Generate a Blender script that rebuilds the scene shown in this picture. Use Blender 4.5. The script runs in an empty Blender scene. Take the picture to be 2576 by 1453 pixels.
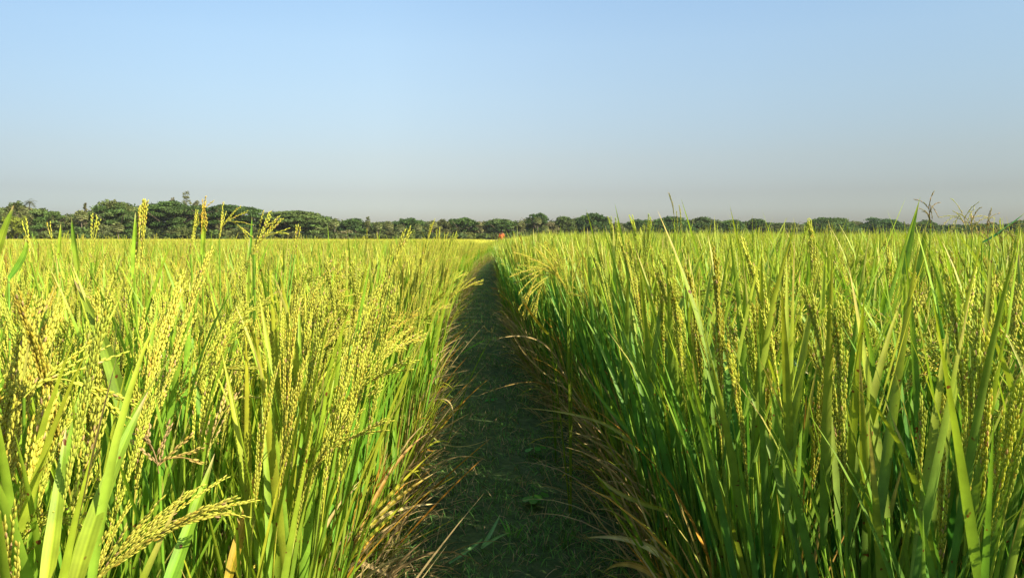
import bpy, math, random
import numpy as np
from mathutils import Vector

# ------------------------------------------------------------------ camera, sky, sun, exposure
S = bpy.context.scene
R = math.radians
W0, H0, FPX, HORIZ = 2576.0, 1453.0, 1910.0, 601.0      # photo frame used for measuring
CAM = Vector((-0.05, 0.0, 1.00))
PITCH = math.atan((H0 / 2 - HORIZ) / FPX)
YAW = -math.atan(53.0 / FPX)
cam_d = bpy.data.cameras.new('camera'); cam = bpy.data.objects.new('camera', cam_d)
S.collection.objects.link(cam)
cam.location = CAM; cam.rotation_euler = (R(90) - PITCH, 0, YAW)
cam_d.sensor_width = 36; cam_d.lens = 36 * FPX / W0
cam_d.clip_start = 0.02; cam_d.clip_end = 6000
S.camera = cam

SUN_EL, SUN_AZ = 36.5, 60.0          # azimuth: degrees to the right of straight behind the camera
sd = Vector((math.sin(R(SUN_AZ)) * math.cos(R(SUN_EL)), -math.cos(R(SUN_AZ)) * math.cos(R(SUN_EL)), math.sin(R(SUN_EL))))
sun_d = bpy.data.lights.new('sun', 'SUN'); sun = bpy.data.objects.new('sun', sun_d)
S.collection.objects.link(sun)
sun.rotation_euler = sd.to_track_quat('Z', 'Y').to_euler()
sun.location = (20, -20, 30)
sun_d.energy = 5.0; sun_d.angle = R(0.5); sun_d.color = (1.0, 0.89, 0.64)

wd = bpy.data.worlds.new('World'); S.world = wd; wd.use_nodes = True
nt = wd.node_tree; N = nt.nodes; L = nt.links; N.clear()
wo = N.new('ShaderNodeOutputWorld'); bg = N.new('ShaderNodeBackground')
sky = N.new('ShaderNodeTexSky'); sky.sky_type = 'NISHITA'; sky.sun_disc = False
sky.sun_elevation = R(SUN_EL); sky.sun_rotation = R(180 - SUN_AZ)
sky.air_density = 1.0; sky.dust_density = 1.5; sky.ozone_density = 1.5
tc = N.new('ShaderNodeTexCoord'); sx = N.new('ShaderNodeSeparateXYZ'); rp = N.new('ShaderNodeValToRGB')
mx = N.new('ShaderNodeMixRGB'); mx.blend_type = 'MULTIPLY'; mx.inputs[0].default_value = 1.0
L.new(tc.outputs['Generated'], sx.inputs[0]); L.new(sx.outputs['Z'], rp.inputs[0])
# dusty lower air: the real sky band near the horizon is greyer and dimmer
SKY_STOPS = [(0.0, (0.628, 0.623, 0.679)), (0.038, (0.628, 0.623, 0.679)), (0.058, (0.605, 0.563, 0.589)), (0.103, (0.727, 0.647, 0.609)), (0.18, (0.902, 0.835, 0.755)), (0.241, (1.009, 0.96, 0.866)), (0.298, (1.02, 1.02, 0.947)), (1.0, (0.901, 0.95, 0.928))]
els = rp.color_ramp.elements
els[0].position = SKY_STOPS[0][0]; els[0].color = (*SKY_STOPS[0][1], 1)
els[1].position = SKY_STOPS[-1][0]; els[1].color = (*SKY_STOPS[-1][1], 1)
for p, c in SKY_STOPS[1:-1]:
    e = els.new(p); e.color = (*c, 1)
L.new(sky.outputs[0], mx.inputs[1]); L.new(rp.outputs[0], mx.inputs[2])
# sideways brightness painted into the sky tint: dimmer towards both edges
xm = N.new('ShaderNodeMath'); xm.operation = 'MULTIPLY_ADD'; xm.inputs[1].default_value = 0.5; xm.inputs[2].default_value = 0.5
xr = N.new('ShaderNodeValToRGB'); xe = xr.color_ramp.elements
XS = [(0.22, (0.68, 0.71, 0.74)), (0.33, (0.83, 0.85, 0.86)), (0.43, (0.94, 0.94, 0.93)), (0.52, (0.92, 0.92, 0.92)), (0.65, (0.86, 0.88, 0.89)), (0.78, (0.76, 0.80, 0.81))]
xe[0].position = XS[0][0]; xe[0].color = (*XS[0][1], 1); xe[1].position = XS[-1][0]; xe[1].color = (*XS[-1][1], 1)
for p, c in XS[1:-1]:
    e = xe.new(p); e.color = (*c, 1)
m2 = N.new('ShaderNodeMixRGB'); m2.blend_type = 'MULTIPLY'; m2.inputs[0].default_value = 1.0
L.new(sx.outputs['X'], xm.inputs[0]); L.new(xm.outputs[0], xr.inputs[0]); L.new(mx.outputs[0], m2.inputs[1]); L.new(xr.outputs[0], m2.inputs[2]); mx = m2
L.new(mx.outputs[0], bg.inputs[0]); bg.inputs[1].default_value = 0.118
L.new(bg.outputs[0], wo.inputs[0])

S.view_settings.view_transform = 'Standard'; S.view_settings.look = 'None'
S.view_settings.exposure = 1.15; S.view_settings.gamma = 1.0
S.render.engine = 'CYCLES'
S.cycles.max_bounces = 6; S.cycles.diffuse_bounces = 4; S.cycles.glossy_bounces = 2
S.cycles.transmission_bounces = 4; S.cycles.transparent_max_bounces = 4; S.cycles.volume_bounces = 0
S.cycles.sample_clamp_indirect = 6.0

rng = np.random.default_rng(11)
PI = math.pi

def ray(px, py):
    """unit-depth direction through a measured point of the photo"""
    x = float(px - W0 / 2) / FPX; y = -float(py - H0 / 2) / FPX
    f = Vector((math.sin(-YAW) * math.cos(PITCH), math.cos(-YAW) * math.cos(PITCH), -math.sin(PITCH)))
    r = Vector((math.cos(-YAW), -math.sin(-YAW), 0)); u = r.cross(f)
    return f + x * r + y * u
def at(px, py, d):
    return CAM + ray(px, py) * float(d)
def ground_at(px, py):
    d = ray(px, py); return CAM + d * (-CAM.z / d.z)

# ------------------------------------------------------------------ materials
def new_mat(name):
    m = bpy.data.materials.new(name); m.use_nodes = True
    t = m.node_tree; t.nodes.clear(); return m, t.nodes, t.links
def mat_leafy(name, trans=0.3, rough=0.5, spec=0.3, noise=True, spots=False, hue=0.025, tint=(1.12, 1.15, 0.6)):
    m, n, l = new_mat(name)
    out = n.new('ShaderNodeOutputMaterial'); b = n.new('ShaderNodeBsdfPrincipled')
    a = n.new('ShaderNodeAttribute'); a.attribute_name = 'Col'
    oi = n.new('ShaderNodeObjectInfo')
    hs = n.new('ShaderNodeHueSaturation')
    mr = n.new('ShaderNodeMapRange'); mr.inputs[3].default_value = 0.5 - hue; mr.inputs[4].default_value = 0.5 + hue
    mv = n.new('ShaderNodeMapRange'); mv.inputs[3].default_value = 0.85; mv.inputs[4].default_value = 1.15
    mu = n.new('ShaderNodeMath'); mu.operation = 'MULTIPLY'; mu.inputs[1].default_value = 7.31
    fr = n.new('ShaderNodeMath'); fr.operation = 'FRACT'
    l.new(oi.outputs['Random'], mr.inputs[0]); l.new(oi.outputs['Random'], mu.inputs[0]); l.new(mu.outputs[0], fr.inputs[0]); l.new(fr.outputs[0], mv.inputs[0])
    l.new(mr.outputs[0], hs.inputs['Hue']); l.new(mv.outputs[0], hs.inputs['Value']); l.new(a.outputs['Color'], hs.inputs['Color'])
    col = hs.outputs[0]
    if noise:
        tcn = n.new('ShaderNodeTexCoord'); nz = n.new('ShaderNodeTexNoise'); nz.inputs['Scale'].default_value = 38; nz.inputs['Detail'].default_value = 3
        mm = n.new('ShaderNodeMapRange'); mm.inputs[1].default_value = 0.3; mm.inputs[2].default_value = 0.7; mm.inputs[3].default_value = 0.78; mm.inputs[4].default_value = 1.2
        ml = n.new('ShaderNodeMixRGB'); ml.blend_type = 'MULTIPLY'; ml.inputs[0].default_value = 1.0
        l.new(tcn.outputs['Object'], nz.inputs['Vector']); l.new(nz.outputs['Fac'], mm.inputs[0])
        l.new(col, ml.inputs[1]); l.new(mm.outputs[0], ml.inputs[2]); col = ml.outputs[0]
    if spots:
        tcn = n.new('ShaderNodeTexCoord'); nz = n.new('ShaderNodeTexNoise'); nz.inputs['Scale'].default_value = 95; nz.inputs['Detail'].default_value = 1
        cr = n.new('ShaderNodeMapRange'); cr.inputs[1].default_value = 0.715; cr.inputs[2].default_value = 0.745
        ml = n.new('ShaderNodeMixRGB'); ml.inputs[2].default_value = (0.14, 0.05, 0.015, 1)
        l.new(tcn.outputs['Object'], nz.inputs['Vector']); l.new(nz.outputs['Fac'], cr.inputs[0]); l.new(cr.outputs[0], ml.inputs[0])
        l.new(col, ml.inputs[1]); col = ml.outputs[0]
    l.new(col, b.inputs['Base Color']); b.inputs['Roughness'].default_value = rough
    b.inputs['Specular IOR Level'].default_value = spec
    if trans > 0:
        t = n.new('ShaderNodeBsdfTranslucent'); mt = n.new('ShaderNodeMixRGB'); mt.blend_type = 'MULTIPLY'; mt.inputs[0].default_value = 1
        mt.inputs[2].default_value = (*tint, 1); l.new(col, mt.inputs[1]); l.new(mt.outputs[0], t.inputs[0])
        ms = n.new('ShaderNodeMixShader'); ms.inputs[0].default_value = trans
        l.new(b.outputs[0], ms.inputs[1]); l.new(t.outputs[0], ms.inputs[2]); l.new(ms.outputs[0], out.inputs[0])
    else:
        l.new(b.outputs[0], out.inputs[0])
    return m
M_LEAF = mat_leafy('rice_leaf', 0.36, 0.5, 0.25, True, True)
M_GRAIN = mat_leafy('rice_grain', 0.38, 0.6, 0.18, False, False, 0.012)
M_DRY = mat_leafy('dry_straw', 0.2, 0.7, 0.15, True, False, 0.012, (1.2, 1.0, 0.7))
M_GRASS = mat_leafy('short_grass', 0.2, 0.6, 0.2, False, False, 0.01)
M_TREE = mat_leafy('tree_leaves', 0.22, 0.65, 0.15, False, False, 0.012)
M_BARK = mat_leafy('bark', 0, 0.9, 0.1, False, False, 0.0)

def mat_plain(name, col, rough=0.8, spec=0.2, nscale=None, col2=None, bump=0.0):
    m, n, l = new_mat(name)
    out = n.new('ShaderNodeOutputMaterial'); b = n.new('ShaderNodeBsdfPrincipled'); l.new(b.outputs[0], out.inputs[0])
    b.inputs['Roughness'].default_value = rough; b.inputs['Specular IOR Level'].default_value = spec
    if nscale:
        tcn = n.new('ShaderNodeTexCoord'); nz = n.new('ShaderNodeTexNoise'); nz.inputs['Scale'].default_value = nscale; nz.inputs['Detail'].default_value = 6
        nz.inputs['Roughness'].default_value = 0.65
        r = n.new('ShaderNodeValToRGB'); r.color_ramp.elements[0].position = 0.35; r.color_ramp.elements[1].position = 0.68
        r.color_ramp.elements[0].color = (*col, 1); r.color_ramp.elements[1].color = (*col2, 1)
        l.new(tcn.outputs['Object'], nz.inputs['Vector']); l.new(nz.outputs['Fac'], r.inputs[0]); l.new(r.outputs[0], b.inputs['Base Color'])
        if bump:
            bp = n.new('ShaderNodeBump'); bp.inputs['Strength'].default_value = bump; bp.inputs['Distance'].default_value = 0.03
            l.new(nz.outputs['Fac'], bp.inputs['Height']); l.new(bp.outputs[0], b.inputs['Normal'])
    else:
        b.inputs['Base Color'].default_value = (*col, 1)
    return m

# ------------------------------------------------------------------ mesh building
class MB:
    def __init__(s): s.v = []; s.q = []; s.t = []; s.c = []; s.n = 0
    def add(s, v, q=None, t=None, c=(1, 1, 1)):
        v = np.asarray(v, float).reshape(-1, 3)
        c = np.asarray(c, float)
        if c.ndim == 1: c = np.repeat(c[None], len(v), 0)
        s.v.append(v); s.c.append(c)
        if q is not None and len(q): s.q.append(np.asarray(q, int).reshape(-1, 4) + s.n)
        if t is not None and len(t): s.t.append(np.asarray(t, int).reshape(-1, 3) + s.n)
        s.n += len(v)
    def merge(s, o, M=None, off=(0, 0, 0)):
        for v, c in zip([np.concatenate(o.v)], [np.concatenate(o.c)]):
            vv = v @ M.T if M is not None else v
            vv = vv + np.asarray(off)
            s.add(vv, np.concatenate(o.q) if o.q else None, np.concatenate(o.t) if o.t else None, c)
    def mesh(s, name, mat, smooth=True, origin=None):
        me = bpy.data.meshes.new(name)
        v = np.concatenate(s.v); c = np.concatenate(s.c)
        if origin is not None: v = v - np.asarray(origin)
        q = np.concatenate(s.q) if s.q else np.zeros((0, 4), int)
        t = np.concatenate(s.t) if s.t else np.zeros((0, 3), int)
        me.vertices.add(len(v)); me.vertices.foreach_set('co', v.astype(np.float32).ravel())
        nl = q.size + t.size
        me.loops.add(nl); me.loops.foreach_set('vertex_index', np.concatenate([q.ravel(), t.ravel()]).astype(np.int32))
        me.polygons.add(len(q) + len(t))
        st = np.concatenate([np.arange(len(q)) * 4, q.size + np.arange(len(t)) * 3]).astype(np.int32)
        me.polygons.foreach_set('loop_start', st)
        if smooth: me.polygons.foreach_set('use_smooth', np.ones(len(q) + len(t), bool))
        me.update(calc_edges=True)
        a = me.attributes.new('Col', 'FLOAT_COLOR', 'POINT')
        cc = np.ones((len(v), 4), np.float32); cc[:, :3] = np.clip(c, 0, 1)
        a.data.foreach_set('color', cc.ravel())
        me.materials.append(mat)
        return me
def tag(o, label=None, cat=None, group=None, kind=None):
    if label: o['label'] = label
    if cat: o['category'] = cat
    if group: o['group'] = group
    if kind: o['kind'] = kind
    return o
def link(name, data, parent=None, loc=(0, 0, 0)):
    o = bpy.data.objects.new(name, data); S.collection.objects.link(o); o.location = loc
    if parent: o.parent = parent
    return o
def thing(name, label, cat, loc=(0, 0, 0), group=None):
    o = link(name, None, None, loc); o.empty_display_size = 0.1
    return tag(o, label, cat, group)

def lerp(a, b, t): return a + (b - a) * t
def A(x, n): return np.broadcast_to(np.asarray(x, float), (n,)).copy()

def blades(mb, P, az, th0, bend, Lg, Wd, c0, c1, nseg=6, fold=0.18, tw0=0.0, tw1=0.0, pw=1.6, wbase=0.55, tipk=2.2, ct=None):
    """leaf blades: P (n,3) base, az heading, th0 lean from the vertical, bend extra lean at the tip"""
    P = np.asarray(P, float).reshape(-1, 3); n = len(P)
    az, th0, bend, Lg, Wd, tw0, tw1 = [A(x, n) for x in (az, th0, bend, Lg, Wd, tw0, tw1)]
    s = np.linspace(0, 1, nseg + 1)
    th = th0[:, None] + bend[:, None] * s[None] ** pw
    thm = 0.5 * (th[:, 1:] + th[:, :-1])
    ca, sa = np.cos(az)[:, None], np.sin(az)[:, None]
    step = (Lg / nseg)[:, None]
    D = np.stack([np.sin(thm) * ca, np.sin(thm) * sa, np.cos(thm)], -1) * step[..., None]
    pos = np.concatenate([np.zeros((n, 1, 3)), np.cumsum(D, 1)], 1) + P[:, None]
    d = np.stack([np.sin(th) * ca, np.sin(th) * sa, np.cos(th)], -1)
    h = np.stack([-np.sin(az), np.cos(az), 0 * az], -1)[:, None] + 0 * d
    nn = np.cross(d, h)
    tw = tw0[:, None] + tw1[:, None] * s[None]
    side = h * np.cos(tw)[..., None] + nn * np.sin(tw)[..., None]
    nor = np.cross(side, d)
    w = (wbase + (1 - wbase) * np.sin(np.minimum(s / 0.35, 1) * PI / 2)) * np.clip(1 - s ** tipk, 0, 1) ** 0.85
    w = np.maximum(w, 0.02)[None] * Wd[:, None] * 0.5
    l_ = pos - side * w[..., None]; r_ = pos + side * w[..., None]
    c0 = np.asarray(c0, float); c1 = np.asarray(c1, float)
    if c0.ndim == 1: c0 = np.repeat(c0[None], n, 0)
    if c1.ndim == 1: c1 = np.repeat(c1[None], n, 0)
    col = c0[:, None] + (c1 - c0)[:, None] * (s[None, :, None] ** 1.3)
    if ct is not None:                       # dried tip
        k = np.clip((s - 0.72) / 0.2, 0, 1)[None, :, None] * ct[0][:, None, None]
        col = col * (1 - k) + np.asarray(ct[1]) * k
    m = nseg + 1
    if fold:
        mid = pos + nor * (w * fold * 2)[..., None]
        V = np.stack([l_, mid, r_], 2).reshape(-1, 3)
        C = np.repeat(col[:, :, None], 3, 2); C[:, :, 1] *= 1.12
        C = C.reshape(-1, 3)
        base = (np.arange(n) * m * 3)[:, None] + (np.arange(nseg) * 3)[None]
        b = base.ravel()[:, None]
        q = np.concatenate([b + [0, 1, 4, 3], b + [1, 2, 5, 4]])
    else:
        V = np.stack([l_, r_], 2).reshape(-1, 3); C = np.repeat(col[:, :, None], 2, 2).reshape(-1, 3)
        base = (np.arange(n) * m * 2)[:, None] + (np.arange(nseg) * 2)[None]
        q = base.ravel()[:, None] + [0, 1, 3, 2]
    mb.add(V, q, None, C)
    return pos, d

def tube(mb, pts, r0, r1, col, sides=4, col1=None):
    pts = np.asarray(pts, float); n = len(pts)
    t = np.gradient(pts, axis=0); t /= np.linalg.norm(t, axis=1, keepdims=True) + 1e-9
    up = np.array([0.3, 0.9, 0.1]) if abs(t[0, 2]) > 0.7 else np.array([0, 0, 1.0])
    a = np.cross(t, up); a /= np.linalg.norm(a, axis=1, keepdims=True) + 1e-9; b = np.cross(t, a)
    ang = np.arange(sides) * 2 * PI / sides
    rr = np.linspace(r0, r1, n) if np.ndim(r0) == 0 else np.asarray(r0)
    V = pts[:, None] + rr[:, None, None] * (a[:, None] * np.cos(ang)[None, :, None] + b[:, None] * np.sin(ang)[None, :, None])
    k = np.arange(sides); q = []
    for i in range(n - 1):
        q.append(np.stack([i * sides + k, i * sides + (k + 1) % sides, (i + 1) * sides + (k + 1) % sides, (i + 1) * sides + k], 1))
    c = np.asarray(col, float)
    if col1 is not None:
        f = np.linspace(0, 1, n)[:, None]; c = np.repeat(lerp(c[None], np.asarray(col1)[None], f), sides, 0)
    mb.add(V.reshape(-1, 3), np.concatenate(q), None, c)

def frame(d):
    d = d / (np.linalg.norm(d, axis=-1, keepdims=True) + 1e-9)
    u = np.where(np.abs(d[..., 2:3]) > 0.9, np.array([1.0, 0, 0]), np.array([0, 0, 1.0]))
    a = np.cross(d, u); a /= np.linalg.norm(a, axis=-1, keepdims=True) + 1e-9
    return d, a, np.cross(d, a)
def grains(mb, P, D, ln, wd, C, fine):
    """husked rice grains: P base points, D directions"""
    P = np.asarray(P); n = len(P)
    if n == 0: return
    d, a, b = frame(np.asarray(D)); ln = A(ln, n)[:, None, None]; wd = A(wd, n)[:, None, None] * 0.5
    if fine:
        ss = np.array([0, .22, .62, 1.0]); ww = np.array([0, .9, .85, 0])
        ang = np.arange(5) * 2 * PI / 5; k = np.arange(5)
        rings = [P[:, None] + 0 * d[:, None]]
        for i in (1, 2):
            rings.append(P[:, None] + d[:, None] * ln * ss[i] + wd * ww[i] * (a[:, None] * np.cos(ang)[None, :, None] + 0.75 * b[:, None] * np.sin(ang)[None, :, None]))
        rings.append(P[:, None] + d[:, None] * ln)
        V = np.concatenate(rings, 1)                     # 1+5+5+1
        t0 = np.stack([0 * k, 1 + (k + 1) % 5, 1 + k], 1); t1 = np.stack([0 * k + 11, 6 + k, 6 + (k + 1) % 5], 1)
        q0 = np.stack([1 + k, 1 + (k + 1) % 5, 6 + (k + 1) % 5, 6 + k], 1)
        o = (np.arange(n) * 12)[:, None, None]
        cc = np.repeat(C[:, None], 12, 1); cc[:, 0] *= 0.8
        mb.add(V.reshape(-1, 3), (q0[None] + o).reshape(-1, 4), (np.concatenate([t0, t1])[None] + o).reshape(-1, 3), cc.reshape(-1, 3))
    else:
        ang = np.arange(3) * 2 * PI / 3; k = np.arange(3)
        V = np.concatenate([P[:, None], P[:, None] + d[:, None] * ln * .42 + wd * (a[:, None] * np.cos(ang)[None, :, None] + b[:, None] * np.sin(ang)[None, :, None]), P[:, None] + d[:, None] * ln], 1)
        t = np.concatenate([np.stack([0 * k, 1 + (k + 1) % 3, 1 + k], 1), np.stack([0 * k + 4, 1 + k, 1 + (k + 1) % 3], 1)])
        o = (np.arange(n) * 5)[:, None, None]
        mb.add(V.reshape(-1, 3), None, (t[None] + o).reshape(-1, 3), np.repeat(C, 5, 0))

GREENGOLD = np.array((0.64, 0.61, 0.10)); GREENISH = np.array((0.45, 0.53, 0.07)); TAN = np.array((0.50, 0.35, 0.17)); GOLD = np.array((0.55, 0.36, 0.05))
def curve3(p0, p1, p2, n):
    t = np.linspace(0, 1, n)[:, None]; p0, p1, p2 = map(np.asarray, (p0, p1, p2))
    return (1 - t) ** 2 * p0 + 2 * t * (1 - t) * p1 + t ** 2 * p2
def resample(poly, n):
    poly = np.asarray(poly, float); L_ = np.r_[0, np.cumsum(np.linalg.norm(np.diff(poly, axis=0), axis=1))]
    u = np.linspace(0, L_[-1], n); return np.stack([np.interp(u, L_, poly[:, k]) for k in range(3)], 1), L_[-1]

def panicle(mb, rachis, spread=0.18, nb=8, blen=0.115, gl=0.0085, gw=0.0034, fine=True, droop=0.4, base=GREENGOLD, var=0.10, gap=0.0052, brown=0.06, r=None):
    """a rice seed head along the polyline RACHIS: stalk, side branches and grains"""
    r = r or rng
    ra, Lr = resample(rachis, 14)
    tube(mb, ra, 0.0013, 0.0006, base * 0.75, 3)
    dr = np.gradient(ra, axis=0); dr /= np.linalg.norm(dr, axis=1, keepdims=True) + 1e-9
    GP, GD = [], []
    for j in range(nb + 1):
        if j == nb: pts = ra[9:]; pts, bl = resample(pts, 9)
        else:
            u = 0.06 + 0.80 * j / nb; i = u * 13; i0 = int(i); p = lerp(ra[i0], ra[min(i0 + 1, 13)], i - i0); d = dr[i0].copy()
            _, a, b = frame(d[None]); ph = j * 2.4 + r.uniform(-.5, .5)
            e = a[0] * math.cos(ph) + b[0] * math.sin(ph)
            bl = blen * (1.05 - 0.55 * j / nb) * r.uniform(.8, 1.15); sp = spread * r.uniform(.5, 1.5); bl = min(bl, (1.04 - u) * Lr)
            d = d * math.cos(sp) + e * math.sin(sp); pts = [p]; st = bl / 8
            for _ in range(8):
                d = d + np.array((0, 0, -1.0)) * droop * st * 6 * r.uniform(.6, 1.2); d /= np.linalg.norm(d); pts.append(pts[-1] + d * st)
            pts = np.array(pts)
            tube(mb, pts[::2], 0.0006, 0.0004, base * 0.8, 3)
        k = max(2, int(bl / gap)); u = (np.arange(k) + 0.8 + r.uniform(-.25, .25, k)) / k * (len(pts) - 1)
        u = np.clip(u, 0, len(pts) - 1.01); i0 = u.astype(int); f = (u - i0)[:, None]
        pp = pts[i0] * (1 - f) + pts[i0 + 1] * f; dd = pts[i0 + 1] - pts[i0]; dd /= np.linalg.norm(dd, axis=1, keepdims=True)
        _, a, b = frame(dd); ph = np.arange(k) * PI + r.uniform(-.7, .7, k) + r.uniform(0, 6)
        e = a * np.cos(ph)[:, None] + b * np.sin(ph)[:, None]
        GP.append(pp + e * gw * 0.35); GD.append(dd + e * r.uniform(.05, .20, k)[:, None])
    GP = np.concatenate(GP); GD = np.concatenate(GD); n = len(GP)
    C = base[None] * (1 + r.uniform(-var, var, (n, 1))) + r.normal(0, 0.012, (n, 3))
    gmix = r.uniform(0, .5, (n, 1)); C = C * (1 - gmix) + GREENISH * gmix; gm = r.random(n) < .07; C[gm] = C[gm] * .4 + GOLD * .6
    bm = r.random(n) < brown; C[bm] = TAN * r.uniform(.8, 1.3, (bm.sum(), 1))
    grains(mb, GP, GD, gl * r.uniform(.85, 1.12, n), gw * r.uniform(.85, 1.15, n), C, fine)

# leaf colours (base colours of the leaf itself)
LG = np.array((0.160, 0.345, 0.036)); LG2 = np.array((0.32, 0.43, 0.030)); LY = np.array((0.46, 0.44, 0.034)); LD = np.array((0.066, 0.225, 0.052)); LB = np.array((0.10, 0.19, 0.09))
STRAW = np.array((0.56, 0.43, 0.20)); STRAW2 = np.array((0.42, 0.30, 0.13)); ORNG = np.array((0.50, 0.26, 0.035))

def rice_parts(kind, edge, det, r):
    """one rice plant at the origin: returns dict of part -> MB.  kind L / R, edge: leaning out over the path (+x)"""
    fine = det == 2
    fol, stem, dry, pans = MB(), MB(), MB(), []
    right = kind == 'R'
    nt_ = {2: 12, 1: 9}[det]
    if right: nt_ += 3 if fine else 2
    for k in range(nt_):
        ph = k * 2.4 + r.uniform(-.6, .6); rad = 0.035 * math.sqrt((k + .5) / nt_)
        x, y = rad * math.cos(ph), rad * math.sin(ph)
        lean = r.uniform(.01, .13) + (rad / .035) * .05; az = ph + r.uniform(-.5, .5)
        if edge and r.random() < .75:
            az = r.normal(0, .5); lean = min(.2, abs(r.normal(.09, .08)))
        H = r.uniform(.56, .70) * (1.0 if not right else 1.04)
        top = np.array([x + H * math.sin(lean) * math.cos(az), y + H * math.sin(lean) * math.sin(az), H * math.cos(lean)])
        P0 = np.array([x, y, 0.0]); mid = (P0 + top) / 2 - np.array([math.cos(az), math.sin(az), 0]) * lean * .06
        cv = curve3(P0, mid, top, 5 if det == 2 else 3)
        g = LD if right else LG
        tube(stem, cv, .0032, .0022, lerp(g, STRAW, .25 if not edge else .45), 4 if fine else 3, lerp(g, LG2, .6))
        nl = 4
        hs = np.array([.25, .5, .72, 1.0])[-nl:] + r.uniform(-.06, .04, nl)
        ii = np.clip(hs, 0, 1) * (len(cv) - 1); i0 = np.minimum(ii.astype(int), len(cv) - 2); f = (ii - i0)[:, None]
        bp = cv[i0] * (1 - f) + cv[i0 + 1] * f
        la = az + r.uniform(-1.2, 1.2, nl) + np.arange(nl) * PI
        la[-1] = r.uniform(0, 6.28)
        l0 = r.uniform(.04, .22, nl) + lean * .6; bd = r.gamma(1.6, .14, nl)
        lnb = r.uniform(.30, .46, nl); lnb[-1] = r.uniform(.26, .40)
        if right: lnb *= 1.08
        wd = r.uniform(.0095, .0155, nl)
        yel = np.clip(r.random(nl) + (.18 if edge and not right else 0), 0, 1)
        c1 = np.array([lerp(LG2 if not right else LG, LY, max(0, u - .55) * 1.5) for u in yel])
        c0 = np.array([lerp(LG if not right else LD, LY, max(0, u - .8) * 2.0) for u in yel]) * r.uniform(.8, 1.2, (nl, 1))
        if right: c1 = lerp(c1, LG2, .3) * r.uniform(.8, 1.1, (nl, 1)); c1[-1] = lerp(LG2, LY, r.uniform(.1, .5)); c0[-1] = lerp(LD, LG2, r.uniform(0, .5))
        old = r.random(nl) < np.where(hs < .5, .14, .008)
        c1[old] = lerp(STRAW, ORNG, r.random()) ; c0[old] = lerp(LY, STRAW, .5)
        ct = ((r.random(nl) < .22) * .9, lerp(STRAW, LY, .4))
        blades(fol, bp, la, l0, bd, lnb, wd, c0, c1, 7 if fine else 4, .2 if fine else .0, r.uniform(-.6, .6, nl), r.uniform(-.8, .8, nl), ct=ct)
        if r.random() < (.68 if not right else .40):
            pl = r.uniform(.19, .26); neck = r.uniform(.02, .12)
            droopy = r.random() < (.30 if not right else .45) * (.25 if edge else 1)
            b1 = r.uniform(.7, 1.9) if droopy else r.uniform(.0, .35)
            a2 = az + r.uniform(-1.2, 1.2)
            th = lean * (.5 if edge else 1) + r.uniform(0, .14 if not edge else .08)
            pts = [top]; m = 12; st = (pl + neck) / m
            for q in range(m):
                tt = th + b1 * ((q + 1) / m) ** 1.5
                pts.append(pts[-1] + st * np.array([math.sin(tt) * math.cos(a2), math.sin(tt) * math.sin(a2), math.cos(tt)]))
            pts = np.array(pts); i1 = max(1, int(neck / st))
            tube(stem, pts[:i1 + 1], .0018, .0014, lerp(LG2, GREENGOLD, .4), 3)
            pm = MB()
            base = lerp(GREENGOLD, GREENISH, r.uniform(0, .5)) if r.random() > .05 else lerp(GREENGOLD, GOLD, .6)
            if right: base = lerp(base, GREENISH, .35)
            panicle(pm, pts[i1:], r.choice([.04, .06, .1]) if not droopy else r.uniform(.1, .22), 11 if fine else 8, .125, .0078 if fine else .0092, .0027 if fine else .0034, fine, .06 if not droopy else .5, base, .08, .0034 if fine else .0050, .03, r)
            pans.append(pm)
    nd = {2: 24, 1: 9}[det] if edge else {2: 5, 1: 2}[det]
    bz = r.uniform(0.02, .30 if edge else .2, nd); a3 = r.normal(0, 1.0, nd) if edge else r.uniform(0, 6.28, nd)
    bp = np.stack([.03 * np.cos(a3), .03 * np.sin(a3), bz], 1)
    mixc = r.random((nd, 1)); cc = STRAW * (1 - mixc) + STRAW2 * mixc; og = r.random(nd) < .2; cc[og] = ORNG; og = r.random(nd) < .32; cc[og] = lerp(LY, LG, r.uniform(0, .6)) * .9
    if edge: blades(dry, bp, a3, r.uniform(.1, .95, nd), r.gamma(1.2, .5, nd), np.where(r.random(nd) < .25, r.uniform(.3, .48, nd), r.uniform(.12, .30, nd)), r.uniform(.003, .010, nd), cc * .8, cc * 1.1, 7 if fine else 4, 0, r.uniform(-1, 1, nd), r.uniform(-2, 2, nd))
    else: blades(dry, bp, a3, r.uniform(.1, .5, nd), r.uniform(.2, 1.6, nd), r.uniform(.2, .36, nd), r.uniform(.003, .007, nd), cc * .8, cc * 1.1, 6 if fine else 4, 0, r.uniform(-1, 1, nd), r.uniform(-2, 2, nd))
    return fol, stem, dry, pans

# ------------------------------------------------------------------ layout of the field
def sstep(t): t = np.clip(t, 0, 1); return t * t * (3 - 2 * t)
def xc(y): y = np.asarray(y, float); return .035 * (1 - sstep((y - 1.5) / 2.5)) - .16 * sstep((y - 1.8) / 5.0) + 1.12 * sstep((y - 21) / 30.0) + 0.03 * np.sin(y * .55) * np.clip(y / 10, 0, 1)
HALF = 0.37
def hscale(x, y):
    side = np.asarray(x) - xc(y)
    rr = .955 + .13 * sstep((np.asarray(y, float) - 3) / 24.0) * np.clip(1.1 - np.clip(np.asarray(x) - .25 * np.asarray(y), 0, 99) / 60., .6, 1.1)
    rr = .955 + (rr - .955) * sstep((side - .35) / 1.1) - .05 * sstep((np.asarray(y, float) - 14) / 10) * (side < .9)
    far_bund = .12 * sstep((np.asarray(y, float) - 15) / 10) * (np.abs(side) < 1.4)
    return np.where(side > 0, rr, 0.95) - far_bund

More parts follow.
